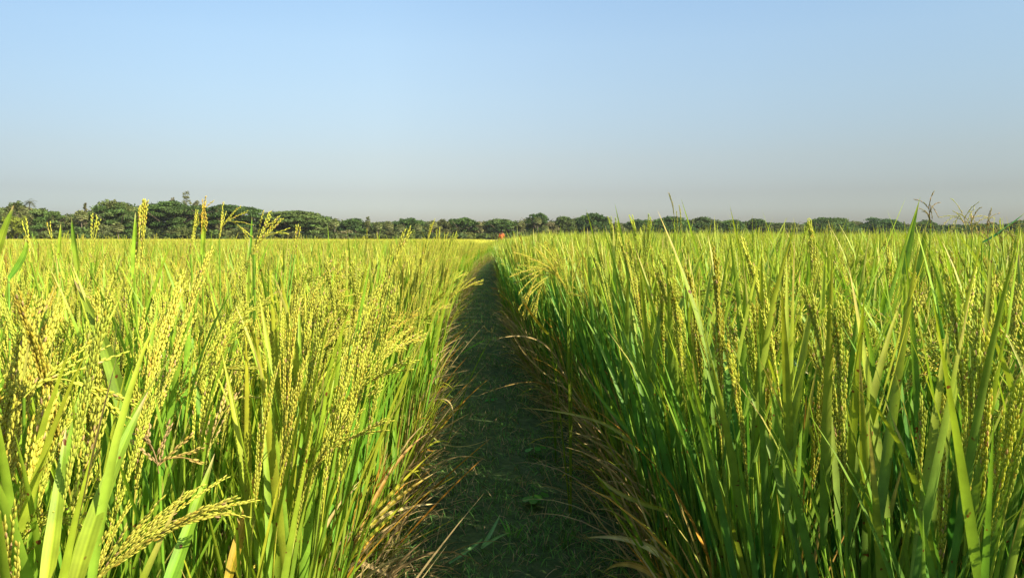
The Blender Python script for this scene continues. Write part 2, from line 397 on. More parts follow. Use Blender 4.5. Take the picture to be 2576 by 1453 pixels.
# ground and path
def sheet(name, x0, x1, y0, y1, z, nx, ny, mat, kind='structure', label=None, cat=None, shape=None):
    xs = np.linspace(x0, x1, nx + 1); ys = np.linspace(y0, y1, ny + 1)
    X, Y = np.meshgrid(xs, ys); Z = np.full_like(X, z)
    if shape: X, Y, Z = shape(X, Y, Z)
    i = np.arange(ny)[:, None] * (nx + 1) + np.arange(nx)[None]; i = i.ravel()[:, None]
    mb = MB(); mb.add(np.stack([X, Y, Z], -1).reshape(-1, 3), i + [0, 1, nx + 2, nx + 1])
    return tag(link(name, mb.mesh(name, mat)), label, cat, None, kind)
M_SOIL = mat_plain('soil', (0.045, 0.034, 0.02), .95, .1, 6, (0.10, 0.08, 0.04), .4)
M_PATH = mat_plain('path_soil', (0.040, 0.072, 0.026), .95, .1, 22, (0.11, 0.15, 0.06), .6)
sheet('ground', -600, 600, -80, 690, 0.0, 20, 20, M_SOIL, 'structure', 'bare brown paddy soil under the rice', 'ground')
def pshape(X, Y, Z):
    t = X.copy(); X2 = xc(Y) + t
    Z2 = 0.012 + .03 * np.exp(-(t / .25) ** 2) + .012 * np.sin(Y * 3.1 + t * 7) * np.cos(t * 9 + Y * 1.3)
    return X2, Y, Z2
sheet('path', -.55, .55, -3, 70, 0.0, 16, 500, M_PATH, 'structure', 'narrow trodden earth path running between the two rice fields', 'path', pshape)
def path_z(t, y): return 0.012 + .03 * np.exp(-(t / .25) ** 2) + .012 * np.sin(y * 3.1 + t * 7) * np.cos(t * 9 + y * 1.3)

# ------------------------------------------------------------------ rice: prototypes
protos = {}
def make_protos():
    for kind in 'LR':
        for edge in (0, 1):
            for det in (2, 1):
                out = []
                for i in range(6 if det == 2 and not edge else 5):
                    r = np.random.default_rng(1000 + 100 * det + 37 * i + (7 if kind == 'R' else 0) + (500 if edge else 0))
                    out.append(rice_parts(kind, edge, det, r))
                protos[kind, edge, det] = out
make_protos()

# rows of hills
PITCHX = 0.19
rows = []
for side in (-1, 1):
    j = 0
    while True:
        off = .415 + j * PITCHX
        if off > 26: break
        rows.append((side, j, off)); j += 1
pts_L, pts_R = [], []
allp = []
for side, j, off in rows:
    y0 = -7.0 if side > 0 else -4.0
    y = y0 + rng.uniform(0, .2)
    ymax = 27.0 if j > 2 else 54.0
    ys = np.arange(y0, ymax, .185 if j else .15); ys = ys + rng.uniform(-.05, .05, len(ys))
    x = xc(ys) + side * (off + rng.uniform(-.035, .035, len(ys)) + .045 * np.sin(ys * 1.9 + side * 1.3) + .03 * np.sin(ys * 4.3 - side))
    # keep what the view and a step to the side of it can see, plus what throws shade into it
    keep = (np.abs(x - .05 * 0) < 1.6 + .78 * np.maximum(ys, 0)) & (ys > -7)
    if side > 0: keep &= (ys > -7) & ((ys > -.5) | (off < 6.5))
    else: keep &= (ys > -1.6) | (off < 1.4)
    for xx, yy in zip(x[keep], ys[keep]): allp.append((xx, yy, side, j))
allp = np.array(allp)
dc = np.hypot(allp[:, 0] - CAM.x, allp[:, 1])
far_enough = dc > np.where(allp[:, 3] < 1, .95, .6); allp = allp[far_enough]; dc = dc[far_enough]
fw = np.array([math.sin(-YAW), math.cos(-YAW)]); rt = np.array([math.cos(-YAW), -math.sin(-YAW)])
dep = (allp[:, 0] - CAM.x) * fw[0] + allp[:, 1] * fw[1]; lat = (allp[:, 0] - CAM.x) * rt[0] + allp[:, 1] * rt[1]
inview = (dep > .35) & (np.abs(lat) < .70 * dep + .12)
# near wall plants are seen whole, deeper ones only by their tops
score = dc * np.where(allp[:, 3] < 2, .62, 1.0)
order = np.argsort(np.where(inview, score, 1e9))
near = np.zeros(len(allp), bool); near[order[:286]] = True

for (kind, edge, det), lst in list(protos.items()):
    if det != 2: continue
    meshes = []
    for i, (fol, stem, dry, pans) in enumerate(lst):
        meshes.append([('foliage', fol.mesh('foliage', M_LEAF)), ('stem', stem.mesh('stem', M_LEAF)), ('dead_leaf', dry.mesh('dead_leaf', M_DRY))] + [('panicle', p.mesh('panicle', M_GRAIN)) for p in pans])
    protos[kind, edge, 'mesh'] = meshes

def jitter_rot(side, j):
    if j == 0: return (0 if side < 0 else PI) + rng.uniform(-.45, .45)
    return rng.uniform(0, 2 * PI)
LABELS = {
    (-1, 0): ('sunlit rice plant with dry straw at its foot on the left path edge', 'rice plants along the left path edge'),
    (-1, 1): ('sunlit yellow green rice plant with ripening panicles standing in the left field', 'rice plants inside the left field'),
    (1, 0): ('shaded green rice plant with dry leaves below on the right path edge', 'rice plants along the right path edge'),
    (1, 1): ('leafy green rice plant with pale panicles standing in the right field', 'rice plants inside the right field')}
near_objs = []
for i in np.where(near)[0]:
    x, y, side, j = allp[i]; side = int(side); j = int(j)
    kind = 'L' if side < 0 else 'R'; e = 1 if j == 0 else 0
    ms = protos[kind, e, 'mesh']; parts = ms[rng.integers(len(ms))]
    lab, grp = LABELS[side, min(j, 1)]
    t = thing('rice_plant', lab, 'rice plant', (x, y, 0), grp)
    t.rotation_euler = (rng.uniform(-.05, .05), rng.uniform(-.05, .05), jitter_rot(side, j))
    sc = rng.normal(.99, .03) * float(hscale(x, y)); t.scale = (sc, sc, sc)
    for nm, me in parts: link(nm, me, t)
    near_objs.append(t)

# ------------------------------------------------------------------ rice: the mass of the fields (stuff)
def gn_scatter(name, label, pos, rot, scl, idx, sources):
    col = bpy.data.collections.new(name + '_plants')
    for k, (nm, me) in enumerate(sources):
        o = bpy.data.objects.new('%s_%02d' % (nm, k), me); col.objects.link(o)
    me = bpy.data.meshes.new(name); n = len(pos)
    me.vertices.add(n); me.vertices.foreach_set('co', np.asarray(pos, np.float32).ravel())
    a = me.attributes.new('rot', 'FLOAT_VECTOR', 'POINT'); a.data.foreach_set('vector', np.asarray(rot, np.float32).ravel())
    a = me.attributes.new('scl', 'FLOAT_VECTOR', 'POINT'); a.data.foreach_set('vector', np.asarray(scl, np.float32).ravel())
    a = me.attributes.new('idx', 'INT', 'POINT'); a.data.foreach_set('value', np.asarray(idx, np.int32))
    o = link(name, me); tag(o, label, 'rice field', None, 'stuff')
    g = bpy.data.node_groups.new(name + '_scatter', 'GeometryNodeTree')
    g.interface.new_socket('Geometry', in_out='INPUT', socket_type='NodeSocketGeometry')
    g.interface.new_socket('Geometry', in_out='OUTPUT', socket_type='NodeSocketGeometry')
    n_, l = g.nodes, g.links
    gi = n_.new('NodeGroupInput'); go = n_.new('NodeGroupOutput'); ip = n_.new('GeometryNodeInstanceOnPoints')
    ci = n_.new('GeometryNodeCollectionInfo'); ci.inputs['Collection'].default_value = col
    ci.inputs['Separate Children'].default_value = True; ci.inputs['Reset Children'].default_value = True
    def att(nm, ty):
        x = n_.new('GeometryNodeInputNamedAttribute'); x.data_type = ty; x.inputs['Name'].default_value = nm; return x.outputs[0]
    l.new(gi.outputs[0], ip.inputs['Points']); l.new(ci.outputs[0], ip.inputs['Instance']); ip.inputs['Pick Instance'].default_value = True
    l.new(att('idx', 'INT'), ip.inputs['Instance Index'])
    er = n_.new('FunctionNodeEulerToRotation'); l.new(att('rot', 'FLOAT_VECTOR'), er.inputs[0]); l.new(er.outputs[0], ip.inputs['Rotation'])
    l.new(att('scl', 'FLOAT_VECTOR'), ip.inputs['Scale']); l.new(ip.outputs[0], go.inputs[0])
    md = o.modifiers.new('scatter', 'NODES'); md.node_group = g
    return o

def join_plant(parts):
    fol, stem, dry, pans = parts
    a = MB(); a.merge(fol); a.merge(stem); a.merge(dry)
    nf = sum(len(x) for x in a.q) + sum(len(x) for x in a.t)
    # grains keep their own material: second slot
    b = MB(); 
    for p in pans: b.merge(p)
    return a, b
def two_mat(name, a, b):
    c = MB(); c.merge(a); na_q = sum(map(len, a.q)); na_t = sum(map(len, a.t)); c.merge(b)
    me = c.mesh(name, M_LEAF); me.materials.append(M_GRAIN)
    nq = sum(map(len, c.q)); nt2 = sum(map(len, c.t)); mi = np.zeros(nq + nt2, np.int32)
    mi[na_q:nq] = 1; mi[nq + na_t:] = 1
    me.polygons.foreach_set('material_index', mi); return me

def patch(kind, r, size=1.5):
    """a low-detail square of standing rice, for the middle distance"""
    a, b = MB(), MB(); n = int(62 * size * size / 2.25) * 6
    right = kind == 'R'
    P = np.stack([r.uniform(-size / 2, size / 2, n), r.uniform(-size / 2, size / 2, n), r.uniform(.25, .55, n)], 1)
    yel = r.random((n, 1)); c1 = (LG2 * (1 - yel) + LY * yel) * r.uniform(.75, 1.2, (n, 1)); c0 = LG * r.uniform(.7, 1.2, (n, 1))
    blades(a, P, r.uniform(0, 6.28, n), r.uniform(.02, .3, n), r.gamma(1.6, .18, n), r.uniform(.32, .52, n), r.uniform(.010, .017, n), c0, c1, 3, 0, r.uniform(-1, 1, n), 0)
    m = int(n * .55)
    P = np.stack([r.uniform(-size / 2, size / 2, m), r.uniform(-size / 2, size / 2, m), r.uniform(.60, .80, m)], 1)
    for k in range(3):
        col = (GREENGOLD * r.uniform(.8, 1.15, (m, 1)))
        blades(b, P + r.normal(0, .012, (m, 3)), r.uniform(0, 6.28, m), r.uniform(.0, .35, m), r.gamma(1.5, .45, m), r.uniform(.17, .27, m), r.uniform(.006, .010, m), col, col, 3, 0, r.uniform(-1, 1, m), 0, wbase=.4)
    return two_mat('rice_patch', a, b)

for kind, side, nm, lab in (('L', -1, 'rice_field', 'sunlit yellow green rice crop filling the left field back to the trees'),
                            ('R', 1, 'rice_field', 'green rice crop with taller leaf tips filling the right field')):
    srcs = []
    for e in (0, 1):
        for i, p in enumerate(protos[kind, e, 1]):
            a, b = join_plant(p); srcs.append(('plant', two_mat('plant', a, b)))
    ne = len(protos[kind, 0, 1])
    for i in range(4): srcs.append(('q_patch', patch(kind, np.random.default_rng(77 + i + (9 if side > 0 else 0)))))
    npl = 2 * ne
    sel = (~near) & (allp[:, 2] == side)
    pp = allp[sel]; n = len(pp); e = pp[:, 3] == 0
    pos = np.stack([pp[:, 0], pp[:, 1], 0 * pp[:, 0]], 1)
    rot = np.stack([rng.uniform(-.05, .05, n), rng.uniform(-.05, .05, n), np.where(e, (0 if side < 0 else PI) + rng.uniform(-.45, .45, n), rng.uniform(0, 6.28, n))], 1)
    s_ = rng.normal(1, .035, n) * hscale(pp[:, 0], pp[:, 1]); em = rng.random(n) < .025; s_[em] *= 1.1
    scl = np.stack([s_, s_, s_], 1); idx = np.where(e, ne + rng.integers(0, ne, n), rng.integers(0, ne, n))
    # middle distance patches
    ps = []
    y = 26.5
    while y < 150:
        st = 1.35 if y < 70 else 1.8
        lo, hi = (-.86 * y - 4, 0) if side < 0 else (0, .86 * y + 4)
        xs = np.arange(1.30 if y > 54 else 1.62, abs(lo if side < 0 else hi), st)
        for x in xs: ps.append((side * x + float(xc(y)) + rng.uniform(-.1, .1) * (x > 2), y + rng.uniform(-.15, .15)))
        y += st
    # rice further out to the sides, nearer than that
    for yy in np.arange(4, 26.5, 1.35):
        lim = max(26 + .0, 1.6 + .78 * yy)
        for x in np.arange(1.6 + .78 * yy + .4, .9 * yy + 6, 1.35): ps.append((side * x, yy))
    ps = np.array(ps); m = len(ps)
    hs = hscale(ps[:, 0], ps[:, 1]) * rng.normal(1, .03, m)
    pos = np.concatenate([pos, np.stack([ps[:, 0], ps[:, 1], 0 * hs], 1)])
    rot = np.concatenate([rot, np.stack([0 * hs, 0 * hs, rng.integers(0, 4, m) * PI / 2], 1)])
    far = np.clip(ps[:, 1] / 70, 1, 1.35)
    scl = np.concatenate([scl, np.stack([far, far, hs], 1)]); idx = np.concatenate([idx, npl + rng.integers(0, 4, m)])
    gn_scatter(nm, lab, pos, rot, scl, idx, srcs)

M_FAR = mat_plain('ripe_rice', (0.17, 0.18, 0.040), .9, .1, .8, (0.28, 0.24, 0.06), .8)
def fshape(X, Y, Z):
    k = ((Y > 131) & (Y < 268) & (np.abs(X) < 585)).astype(float)
    return X, Y, np.where(k > 0, .86 + .02 * np.sin(X * .9) * np.sin(Y * .7), .02)
sheet('far_field', -590, 590, 130, 270, .0, 260, 70, M_FAR, 'stuff', 'distant ripe golden rice reaching to the foot of the trees', 'rice field', fshape)

# ------------------------------------------------------------------ grass and litter on the path
g = MB(); n = 85000
yy = 1.2 + 46 * rng.random(n) ** 2.4; tt = rng.uniform(-.52, .52, n)
clump = np.sin(yy * 5.3 + tt * 11) + np.sin(yy * 11.7 - tt * 17) + rng.normal(0, .8, n)
k = clump > -.55; yy, tt = yy[k], tt[k]; n = len(yy)
P = np.stack([xc(yy) + tt, yy, path_z(tt, yy) - .003], 1)
dryk = rng.random(n) < .27
c = np.array((0.115, 0.26, 0.055))[None] * rng.uniform(.5, 1.6, (n, 1)); c[dryk] = np.array((0.45, 0.34, 0.18)) * rng.uniform(.5, 1.2, (dryk.sum(), 1))
edge_h = 1 + 1.0 * (np.abs(tt) > .30)
blades(g, P, rng.uniform(0, 6.28, n), rng.uniform(.2, 1.2, n), rng.uniform(.1, 1.2, n), rng.uniform(.02, .065, n) * edge_h, rng.uniform(.0018, .0038, n), c, c * 1.3, 3, 0, rng.uniform(-1, 1, n), 0)
tag(link('path_grass', g.mesh('path_grass', M_GRASS)), 'short dark green grass growing thinly over the shaded path', 'grass', None, 'stuff')
g = MB(); n = 9500
yy = 1.2 + 48 * rng.random(n) ** 1.7; sg = rng.choice([-1, 1], n); tt = sg * (.50 - np.abs(rng.normal(0, .10, n)))
P = np.stack([xc(yy) + tt, yy, .015 + rng.uniform(0, .16, n) * (np.abs(tt) > .36)], 1)
mixc = rng.random((n, 1)); c = STRAW * (1 - mixc) + STRAW2 * mixc
blades(g, P, np.where(sg < 0, 0, PI) + rng.normal(0, 1.0, n), rng.uniform(.5, 1.5, n), rng.uniform(.1, 1.1, n), rng.uniform(.08, .26, n), rng.uniform(.002, .005, n), c * .8, c, 5, 0, rng.uniform(-1, 1, n), rng.uniform(-2, 2, n))
tag(link('straw_litter', g.mesh('straw_litter', M_DRY)), 'tangled dry brown straw along both feet of the rice', 'straw', None, 'stuff')

# ------------------------------------------------------------------ plants picked out one by one
def V3(a): return np.array(a, float)
def pxpoly(pts, d0, d1=None):
    d1 = d0 if d1 is None else d1; n = len(pts)
    return np.array([at(p[0], p[1], lerp(d0, d1, i / max(1, n - 1))) for i, p in enumerate(pts)])
def smooth(poly, n):
    poly = np.asarray(poly); 
    if len(poly) == 3:
        c = 2 * poly[1] - .5 * (poly[0] + poly[2]); return curve3(poly[0], c, poly[2], n)
    return resample(poly, n)[0]
def strip(mb, pts, w, c0, c1, tilt=0.25, tipk=2.4, wbase=.6, twist=0.0, fold=.18):
    """leaf blade along a 3-D polyline, its face turned mostly to the path side"""
    pts = np.asarray(pts); n = len(pts); d = np.gradient(pts, axis=0); d /= np.linalg.norm(d, axis=1, keepdims=True)
    view = pts - np.array(CAM); view /= np.linalg.norm(view, axis=1, keepdims=True)
    sd_ = np.cross(d, view); sd_ /= np.linalg.norm(sd_, axis=1, keepdims=True) + 1e-9
    nr = np.cross(sd_, d); s = np.linspace(0, 1, n); a = tilt + twist * s
    sd_ = sd_ * np.cos(a)[:, None] + nr * np.sin(a)[:, None]; nr = np.cross(sd_, d)
    ww = (wbase + (1 - wbase) * np.sin(np.minimum(s / .35, 1) * PI / 2)) * np.clip(1 - s ** tipk, 0, 1) ** .85
    ww = np.maximum(ww, .02) * w * .5
    m = 9; u = np.linspace(-1, 1, m); lift = (1 - np.abs(u)) * 2 * fold
    V = pts[:, None] + sd_[:, None] * (ww[:, None] * u[None])[..., None] + nr[:, None] * (ww[:, None] * lift[None])[..., None]
    C = (np.asarray(c0)[None] * (1 - s[:, None]) + np.asarray(c1)[None] * s[:, None])
    vein = np.where(np.arange(m) % 2, .86, 1.05); vein[m // 2] = 1.3
    C = C[:, None] * vein[None, :, None] * (1 + .08 * np.sin(s * 23 + w * 900))[:, None, None]
    k = np.clip((s - .86) / .12, 0, 1)[:, None, None]; C = C * (1 - k) + STRAW * k
    b = (np.arange(n - 1) * m)[:, None, None] + np.arange(m - 1)[None, :, None]
    mb.add(V.reshape(-1, 3), (b + np.array([0, 1, m + 1, m])).reshape(-1, 4), None, C.reshape(-1, 3))

def hero(name, label, cat, root, parts, group=None):
    """root (px, depth): the plant's foot; parts: (kind, px polyline, d0, d1, options)"""
    f = at(root[0], HORIZ, root[1]); base = V3((f.x, f.y, 0.0))
    t = thing(name, label, cat, base, group)
    st = MB(); done = False
    for kind, pl, d0, d1, o in parts:
        P = pxpoly(pl, d0, d1)
        P = smooth(P, 18)
        if o.get('stem', True):
            top = P[0]; d = P[min(2, len(P) - 1)] - P[0]; d /= np.linalg.norm(d)
            ctrl = np.array([lerp(base[0], top[0], .55), lerp(base[1], top[1], .55), top[2] * .72])
            tube(st, curve3(base, ctrl, top, 9), .0030, .0017, o.get('sc', lerp(LG, LG2, .5)), 5); done = True
        mb = MB()
        if kind == 'leaf':
            strip(mb, P, o.get('w', .014), o.get('c0', LG), o.get('c1', LG2), o.get('tilt', .3), o.get('tipk', 2.4), o.get('wb', .6), o.get('twist', 0.))
            ob = link('leaf', mb.mesh('leaf', o.get('m', M_LEAF), True, base), t)
        else:
            panicle(mb, P, o.get('spread', .15), o.get('nb', 9), o.get('blen', .12), o.get('gl', .0085), o.get('gw', .0032), True, o.get('droop', .3), o.get('base', GREENGOLD), .12, o.get('gap', .0042), o.get('brown', .05))
            ob = link('panicle', mb.mesh('panicle', M_GRAIN, True, base), t)
        if o.get('label'): ob['label'] = o['label']
    if done: link('stem', st.mesh('stem', M_LEAF, True, base), t)
    return t

YG = dict(base=GREENGOLD)
# --- left field
hero('rice_plant', 'upright rice plant with two tall pale panicles against the trees, left field', 'rice plant', (352, 1.55), [
    ('panicle', [(338, 690), (345, 610), (350, 530)], 1.5, 1.5, dict(spread=.025, nb=6, droop=.02)),
    ('panicle', [(352, 680), (358, 600), (360, 514)], 1.5, 1.48, dict(spread=.025, nb=6, droop=.02)),
    ('leaf', [(336, 700), (338, 620), (341, 533)], 1.52, 1.52, dict(w=.012, c0=LG2, c1=LG2))])
hero('rice_plant', 'rice plant with one golden hanging seed head above the left field', 'rice plant', (505, 2.1), [
    ('panicle', [(506, 590), (513, 522), (518, 575)], 2.1, 2.1, dict(base=lerp(GREENGOLD, GOLD, .75), spread=.12, blen=.045, nb=12, droop=1.2)),
    ('leaf', [(508, 640), (512, 590), (516, 545)], 2.1, 2.1, dict(w=.014, c0=LG2, c1=LY)),
    ('panicle', [(478, 640), (490, 580), (512, 552)], 2.1, 2.1, dict(spread=.03, droop=.05, nb=3)),
    ('panicle', [(480, 640), (487, 590), (494, 536)], 2.1, 2.1, dict(spread=.03, droop=.02, nb=3))])
hero('rice_plant', 'rice plant with an arching fan panicle drooping right above the left field', 'rice plant', (548, 2.2), [
    ('panicle', [(552, 600), (575, 555), (624, 598)], 2.2, 2.2, dict(spread=.16, nb=9, blen=.075, droop=.7)),
    ('panicle', [(551, 606), (556, 565), (557, 542)], 2.2, 2.2, dict(spread=.05, nb=5, droop=.02)),
    ('leaf', [(628, 640), (632, 590), (634, 545)], 2.2, 2.2, dict(w=.008, c0=LG, c1=LG, stem=False))])
hero('rice_plant', 'rice plant with forked panicle strands spreading to the right over the skyline', 'rice plant', (630, 1.7), [
    ('panicle', [(636, 640), (656, 590), (692, 553)], 1.7, 1.72, dict(spread=.015, nb=1, blen=.09, droop=.02, gw=.0027, gl=.0075)),
    ('panicle', [(640, 640), (664, 598), (702, 560)], 1.7, 1.72, dict(spread=.015, nb=1, blen=.09, droop=.02, gw=.0027, gl=.0075)),
    ('panicle', [(638, 640), (668, 596), (720, 587)], 1.7, 1.7, dict(spread=.05, nb=4, droop=.2)),
    ('panicle', [(734, 640), (742, 600), (746, 570)], 1.9, 1.9, dict(spread=.015, nb=1, blen=.09, droop=.02, gw=.0027, gl=.0075)),
    ('panicle', [(742, 640), (749, 605), (755, 577)], 1.9, 1.9, dict(spread=.015, nb=1, blen=.09, droop=.02, gw=.0027, gl=.0075))])
hero('rice_plant', 'rice plant whose single broad leaf blade leans right at the left frame edge', 'rice plant', (-18, 1.0), [
    ('leaf', [(-14, 660), (6, 590), (35, 516)], 1.0, 1.0, dict(w=.011, c0=LG2, c1=LG)),
    ('leaf', [(22, 700), (60, 640), (64, 600)], 1.2, 1.2, dict(w=.010, c0=LG, c1=LG2))])
hero('rice_plant', 'rice plant with paired thin panicles pointing at the trees near left edge', 'rice plant', (235, 1.7), [
    ('panicle', [(228, 660), (232, 610), (243, 546)], 1.7, 1.7, dict(spread=.015, nb=1, blen=.09, droop=.02, gw=.0027, gl=.0075)),
    ('panicle', [(232, 660), (240, 600), (250, 557)], 1.7, 1.7, dict(spread=.015, nb=1, blen=.09, droop=.02, gw=.0027, gl=.0075)),
    ('leaf', [(196, 680), (186, 610), (180, 545)], 1.6, 1.6, dict(w=.013, c0=LG2, c1=LG, twist=.5)),
    ('leaf', [(146, 650), (150, 605), (153, 562)], 1.8, 1.8, dict(w=.009, c0=LG2, c1=LG2)),
    ('panicle', [(138, 660), (130, 610), (119, 565)], 1.7, 1.7, dict(spread=.015, nb=1, blen=.09, droop=.02, gw=.0027, gl=.0075)),
    ('panicle', [(78, 660), (70, 610), (57, 562)], 1.5, 1.5, dict(spread=.015, nb=1, blen=.09, droop=.02, gw=.0027, gl=.0075))])
hero('rice_plant', 'rice plant holding thick braided panicles up at the bottom left corner', 'rice plant', (-10, .82), [
    ('panicle', [(10, 1300), (70, 1000), (150, 790)], .80, .9, dict(spread=.10, nb=12, blen=.16, droop=.05, gl=.009)),
    ('panicle', [(-30, 1200), (40, 960), (110, 770)], .82, .92, dict(spread=.10, nb=12, blen=.15, droop=.05)),
    ('panicle', [(20, 1470), (70, 1220), (130, 1010)], .76, .8, dict(spread=.06, nb=10, blen=.12, droop=.03)),
    ('panicle', [(60, 1000), (170, 955), (300, 1050)], .8, .85, dict(spread=.12, nb=7, blen=.09, droop=.2)),
    ('panicle', [(-20, 1330), (20, 1150), (50, 950)], .78, .84, dict(spread=.1, nb=10, blen=.13, droop=.03))])
hero('rice_plant', 'rice plant with a broad pale green leaf slanting up in the left foreground', 'rice plant', (180, .80), [
    ('leaf', [(175, 1520), (260, 1240), (372, 985)], .62, .80, dict(w=.016, c0=LG2 * .85, c1=LG, tilt=.2)),
    ('leaf', [(110, 1500), (140, 1290), (166, 1075)], .66, .74, dict(w=.014, c0=LG2 * .9, c1=LG, tilt=.15)),
    ('leaf', [(410, 1500), (470, 1340), (540, 1140)], .85, .95, dict(w=.017, c0=LG, c1=LG2, tilt=.3)),
    ('panicle', [(160, 1440), (215, 1180), (250, 1030)], .78, .84, dict(spread=.06, nb=10, blen=.13, droop=.03))])
hero('rice_plant', 'rice plant with a bluish green leaf bent down to the right, left field', 'rice plant', (300, 1.0), [
    ('leaf', [(315, 1060), (262, 870), (186, 702)], .98, 1.05, dict(w=.019, c0=LG, c1=lerp(LG2, LG, .5), tilt=.25)),
    ('panicle', [(270, 980), (250, 860), (240, 770)], 1.0, 1.05, dict(spread=.08, nb=9, droop=.03)),
    ('panicle', [(345, 1060), (400, 880), (455, 700)], 1.1, 1.2, dict(spread=.07, nb=12, blen=.14, droop=.02)),
    ('panicle', [(385, 1080), (430, 920), (520, 640)], 1.1, 1.25, dict(spread=.07, nb=12, blen=.14, droop=.02))])
hero('rice_plant', 'rice plant with wide open panicle fan bending right, middle of the left field', 'rice plant', (700, 1.6), [
    ('panicle', [(740, 830), (800, 765), (905, 800)], 1.55, 1.6, dict(spread=.22, nb=8, blen=.13, droop=.35)),
    ('panicle', [(700, 960), (800, 870), (985, 790)], 1.5, 1.6, dict(spread=.18, nb=12, blen=.15, droop=.12)),
    ('panicle', [(760, 960), (840, 840), (1000, 880)], 1.5, 1.6, dict(spread=.25, nb=11, blen=.16, droop=.5)),
    ('panicle', [(720, 1040), (790, 900), (880, 830)], 1.45, 1.5, dict(spread=.12, nb=12, blen=.15, droop=.1)),
    ('leaf', [(800, 1060), (850, 960), (905, 830)], 1.45, 1.55, dict(w=.017, c0=LG2, c1=LG)),
    ('leaf', [(620, 780), (622, 700), (628, 600)], 1.9, 1.95, dict(w=.015, c0=LG2, c1=LG))])
hero('rice_plant', 'rice plant with a withered tan panicle and dead orange leaf, lower left', 'rice plant', (390, .98), [
    ('panicle', [(400, 1190), (380, 1120), (345, 1090)], .96, .96, dict(base=TAN, spread=.5, nb=6, blen=.09, droop=.9, brown=.7, label='withered tan panicle')),
    ('panicle', [(400, 1170), (440, 1150), (500, 1160)], .96, .98, dict(base=lerp(TAN, GOLD, .4), spread=.3, nb=4, blen=.06, droop=.5)),
    ('leaf', [(570, 1470), (610, 1320), (662, 1130)], .95, 1.05, dict(w=.015, c0=lerp(LY, ORNG, .5), c1=ORNG, label='orange dying leaf')),
    ('panicle', [(500, 1240), (560, 1040), (645, 1000)], 1.05, 1.1, dict(base=lerp(GREENGOLD, TAN, .5), spread=.14, nb=6, blen=.09, droop=.2, brown=.35))])
# arching dead leaves at the foot of the left wall
hero('rice_plant', 'rice plant with a pale dead leaf looping over at the bottom of the left edge', 'rice plant', (850, 1.7), [
    ('leaf', [(830, 1453), (900, 1415), (1010, 1470)], 1.75, 1.9, dict(w=.016, c0=STRAW, c1=STRAW * 1.2, m=M_DRY, stem=False, label='pale dead leaf looping over')),
    ('leaf', [(900, 1400), (960, 1300), (1115, 1265)], 1.8, 2.1, dict(w=.012, c0=lerp(LY, STRAW, .5), c1=STRAW * 1.2, m=M_DRY, stem=False)),
    ('leaf', [(870, 1430), (960, 1290), (1100, 1185)], 1.75, 2.0, dict(w=.013, c0=LY, c1=ORNG, stem=False)),
    ('leaf', [(880, 1400), (980, 1190), (1075, 1090)], 1.8, 2.1, dict(w=.011, c0=lerp(LY, ORNG, .4), c1=lerp(ORNG, STRAW, .5), stem=False)),
    ('panicle', [(830, 1440), (900, 1350), (1010, 1290)], 1.7, 1.9, dict(base=lerp(GREENGOLD, STRAW, .5), spread=.1, nb=6, blen=.08, droop=.2, brown=.3)),
    ('panicle', [(620, 1440), (680, 1405), (750, 1395)], 1.3, 1.35, dict(base=lerp(GREENGOLD, GOLD, .5), spread=.14, nb=6, blen=.08, droop=.15, brown=.2))])
# --- right field
hero('grass_stalk', 'tallest wild grass stalk with a slim seed spike against the sky', 'grass stalk', (1704, 3.0), [
    ('panicle', [(1697, 552), (1692, 520), (1683, 488)], 3.0, 3.0, dict(spread=.03, nb=6, blen=.05, gl=.010, gw=.0026, droop=0, base=np.array((.42, .40, .16)), gap=.006))])
hero('grass_stalk', 'thin wild grass stalk right beside the tallest one, its seed spike slightly lower', 'grass stalk', (1713, 3.0), [
    ('panicle', [(1713, 580), (1712, 550), (1709, 520)], 3.0, 3.0, dict(spread=.02, nb=6, blen=.05, gl=.010, gw=.0026, droop=0, base=np.array((.46, .42, .08)), gap=.006))])
hero('grass_stalk', 'shortest wild grass stalk of the cluster, between its two taller neighbours', 'grass stalk', (1706, 3.0), [
    ('panicle', [(1706, 590), (1704, 560), (1702, 534)], 3.0, 3.0, dict(spread=.02, nb=5, blen=.05, gl=.010, gw=.0026, droop=0, base=np.array((.46, .42, .08)), gap=.006))])
hero('rice_plant', 'rice plant with one tall pointed green leaf rising above the right skyline', 'rice plant', (2262, 1.7), [
    ('leaf', [(2275, 690), (2288, 610), (2312, 508)], 1.7, 1.7, dict(w=.018, c0=LG, c1=LG, tilt=.15, tipk=1.6)),
    ('leaf', [(2300, 740), (2318, 650), (2328, 570)], 1.75, 1.75, dict(w=.019, c0=LG, c1=LG2, tilt=.1))])
hero('wild_grass', 'wild grass with a single brown drooping seed head against the sky', 'grass', (2345, 2.0), [
    ('panicle', [(2341, 562), (2337, 512), (2345, 545)], 2.0, 2.0, dict(base=np.array((.27, .17, .07)), spread=.28, nb=7, blen=.055, gl=.008, gw=.0022, droop=5, brown=.3, gap=.004))])
hero('wild_grass', 'wild grass with two pale arching seed heads at the right skyline', 'grass', (2425, 1.9), [
    ('panicle', [(2432, 600), (2420, 538), (2395, 585)], 1.9, 1.9, dict(base=np.array((.46, .42, .18)), spread=.4, nb=9, blen=.07, gl=.009, gw=.0020, droop=4.0, gap=.005)),
    ('panicle', [(2446, 600), (2446, 545), (2458, 585)], 1.9, 1.9, dict(base=np.array((.44, .40, .13)), spread=.4, nb=9, blen=.07, gl=.009, gw=.0020, droop=4.0, gap=.005))])
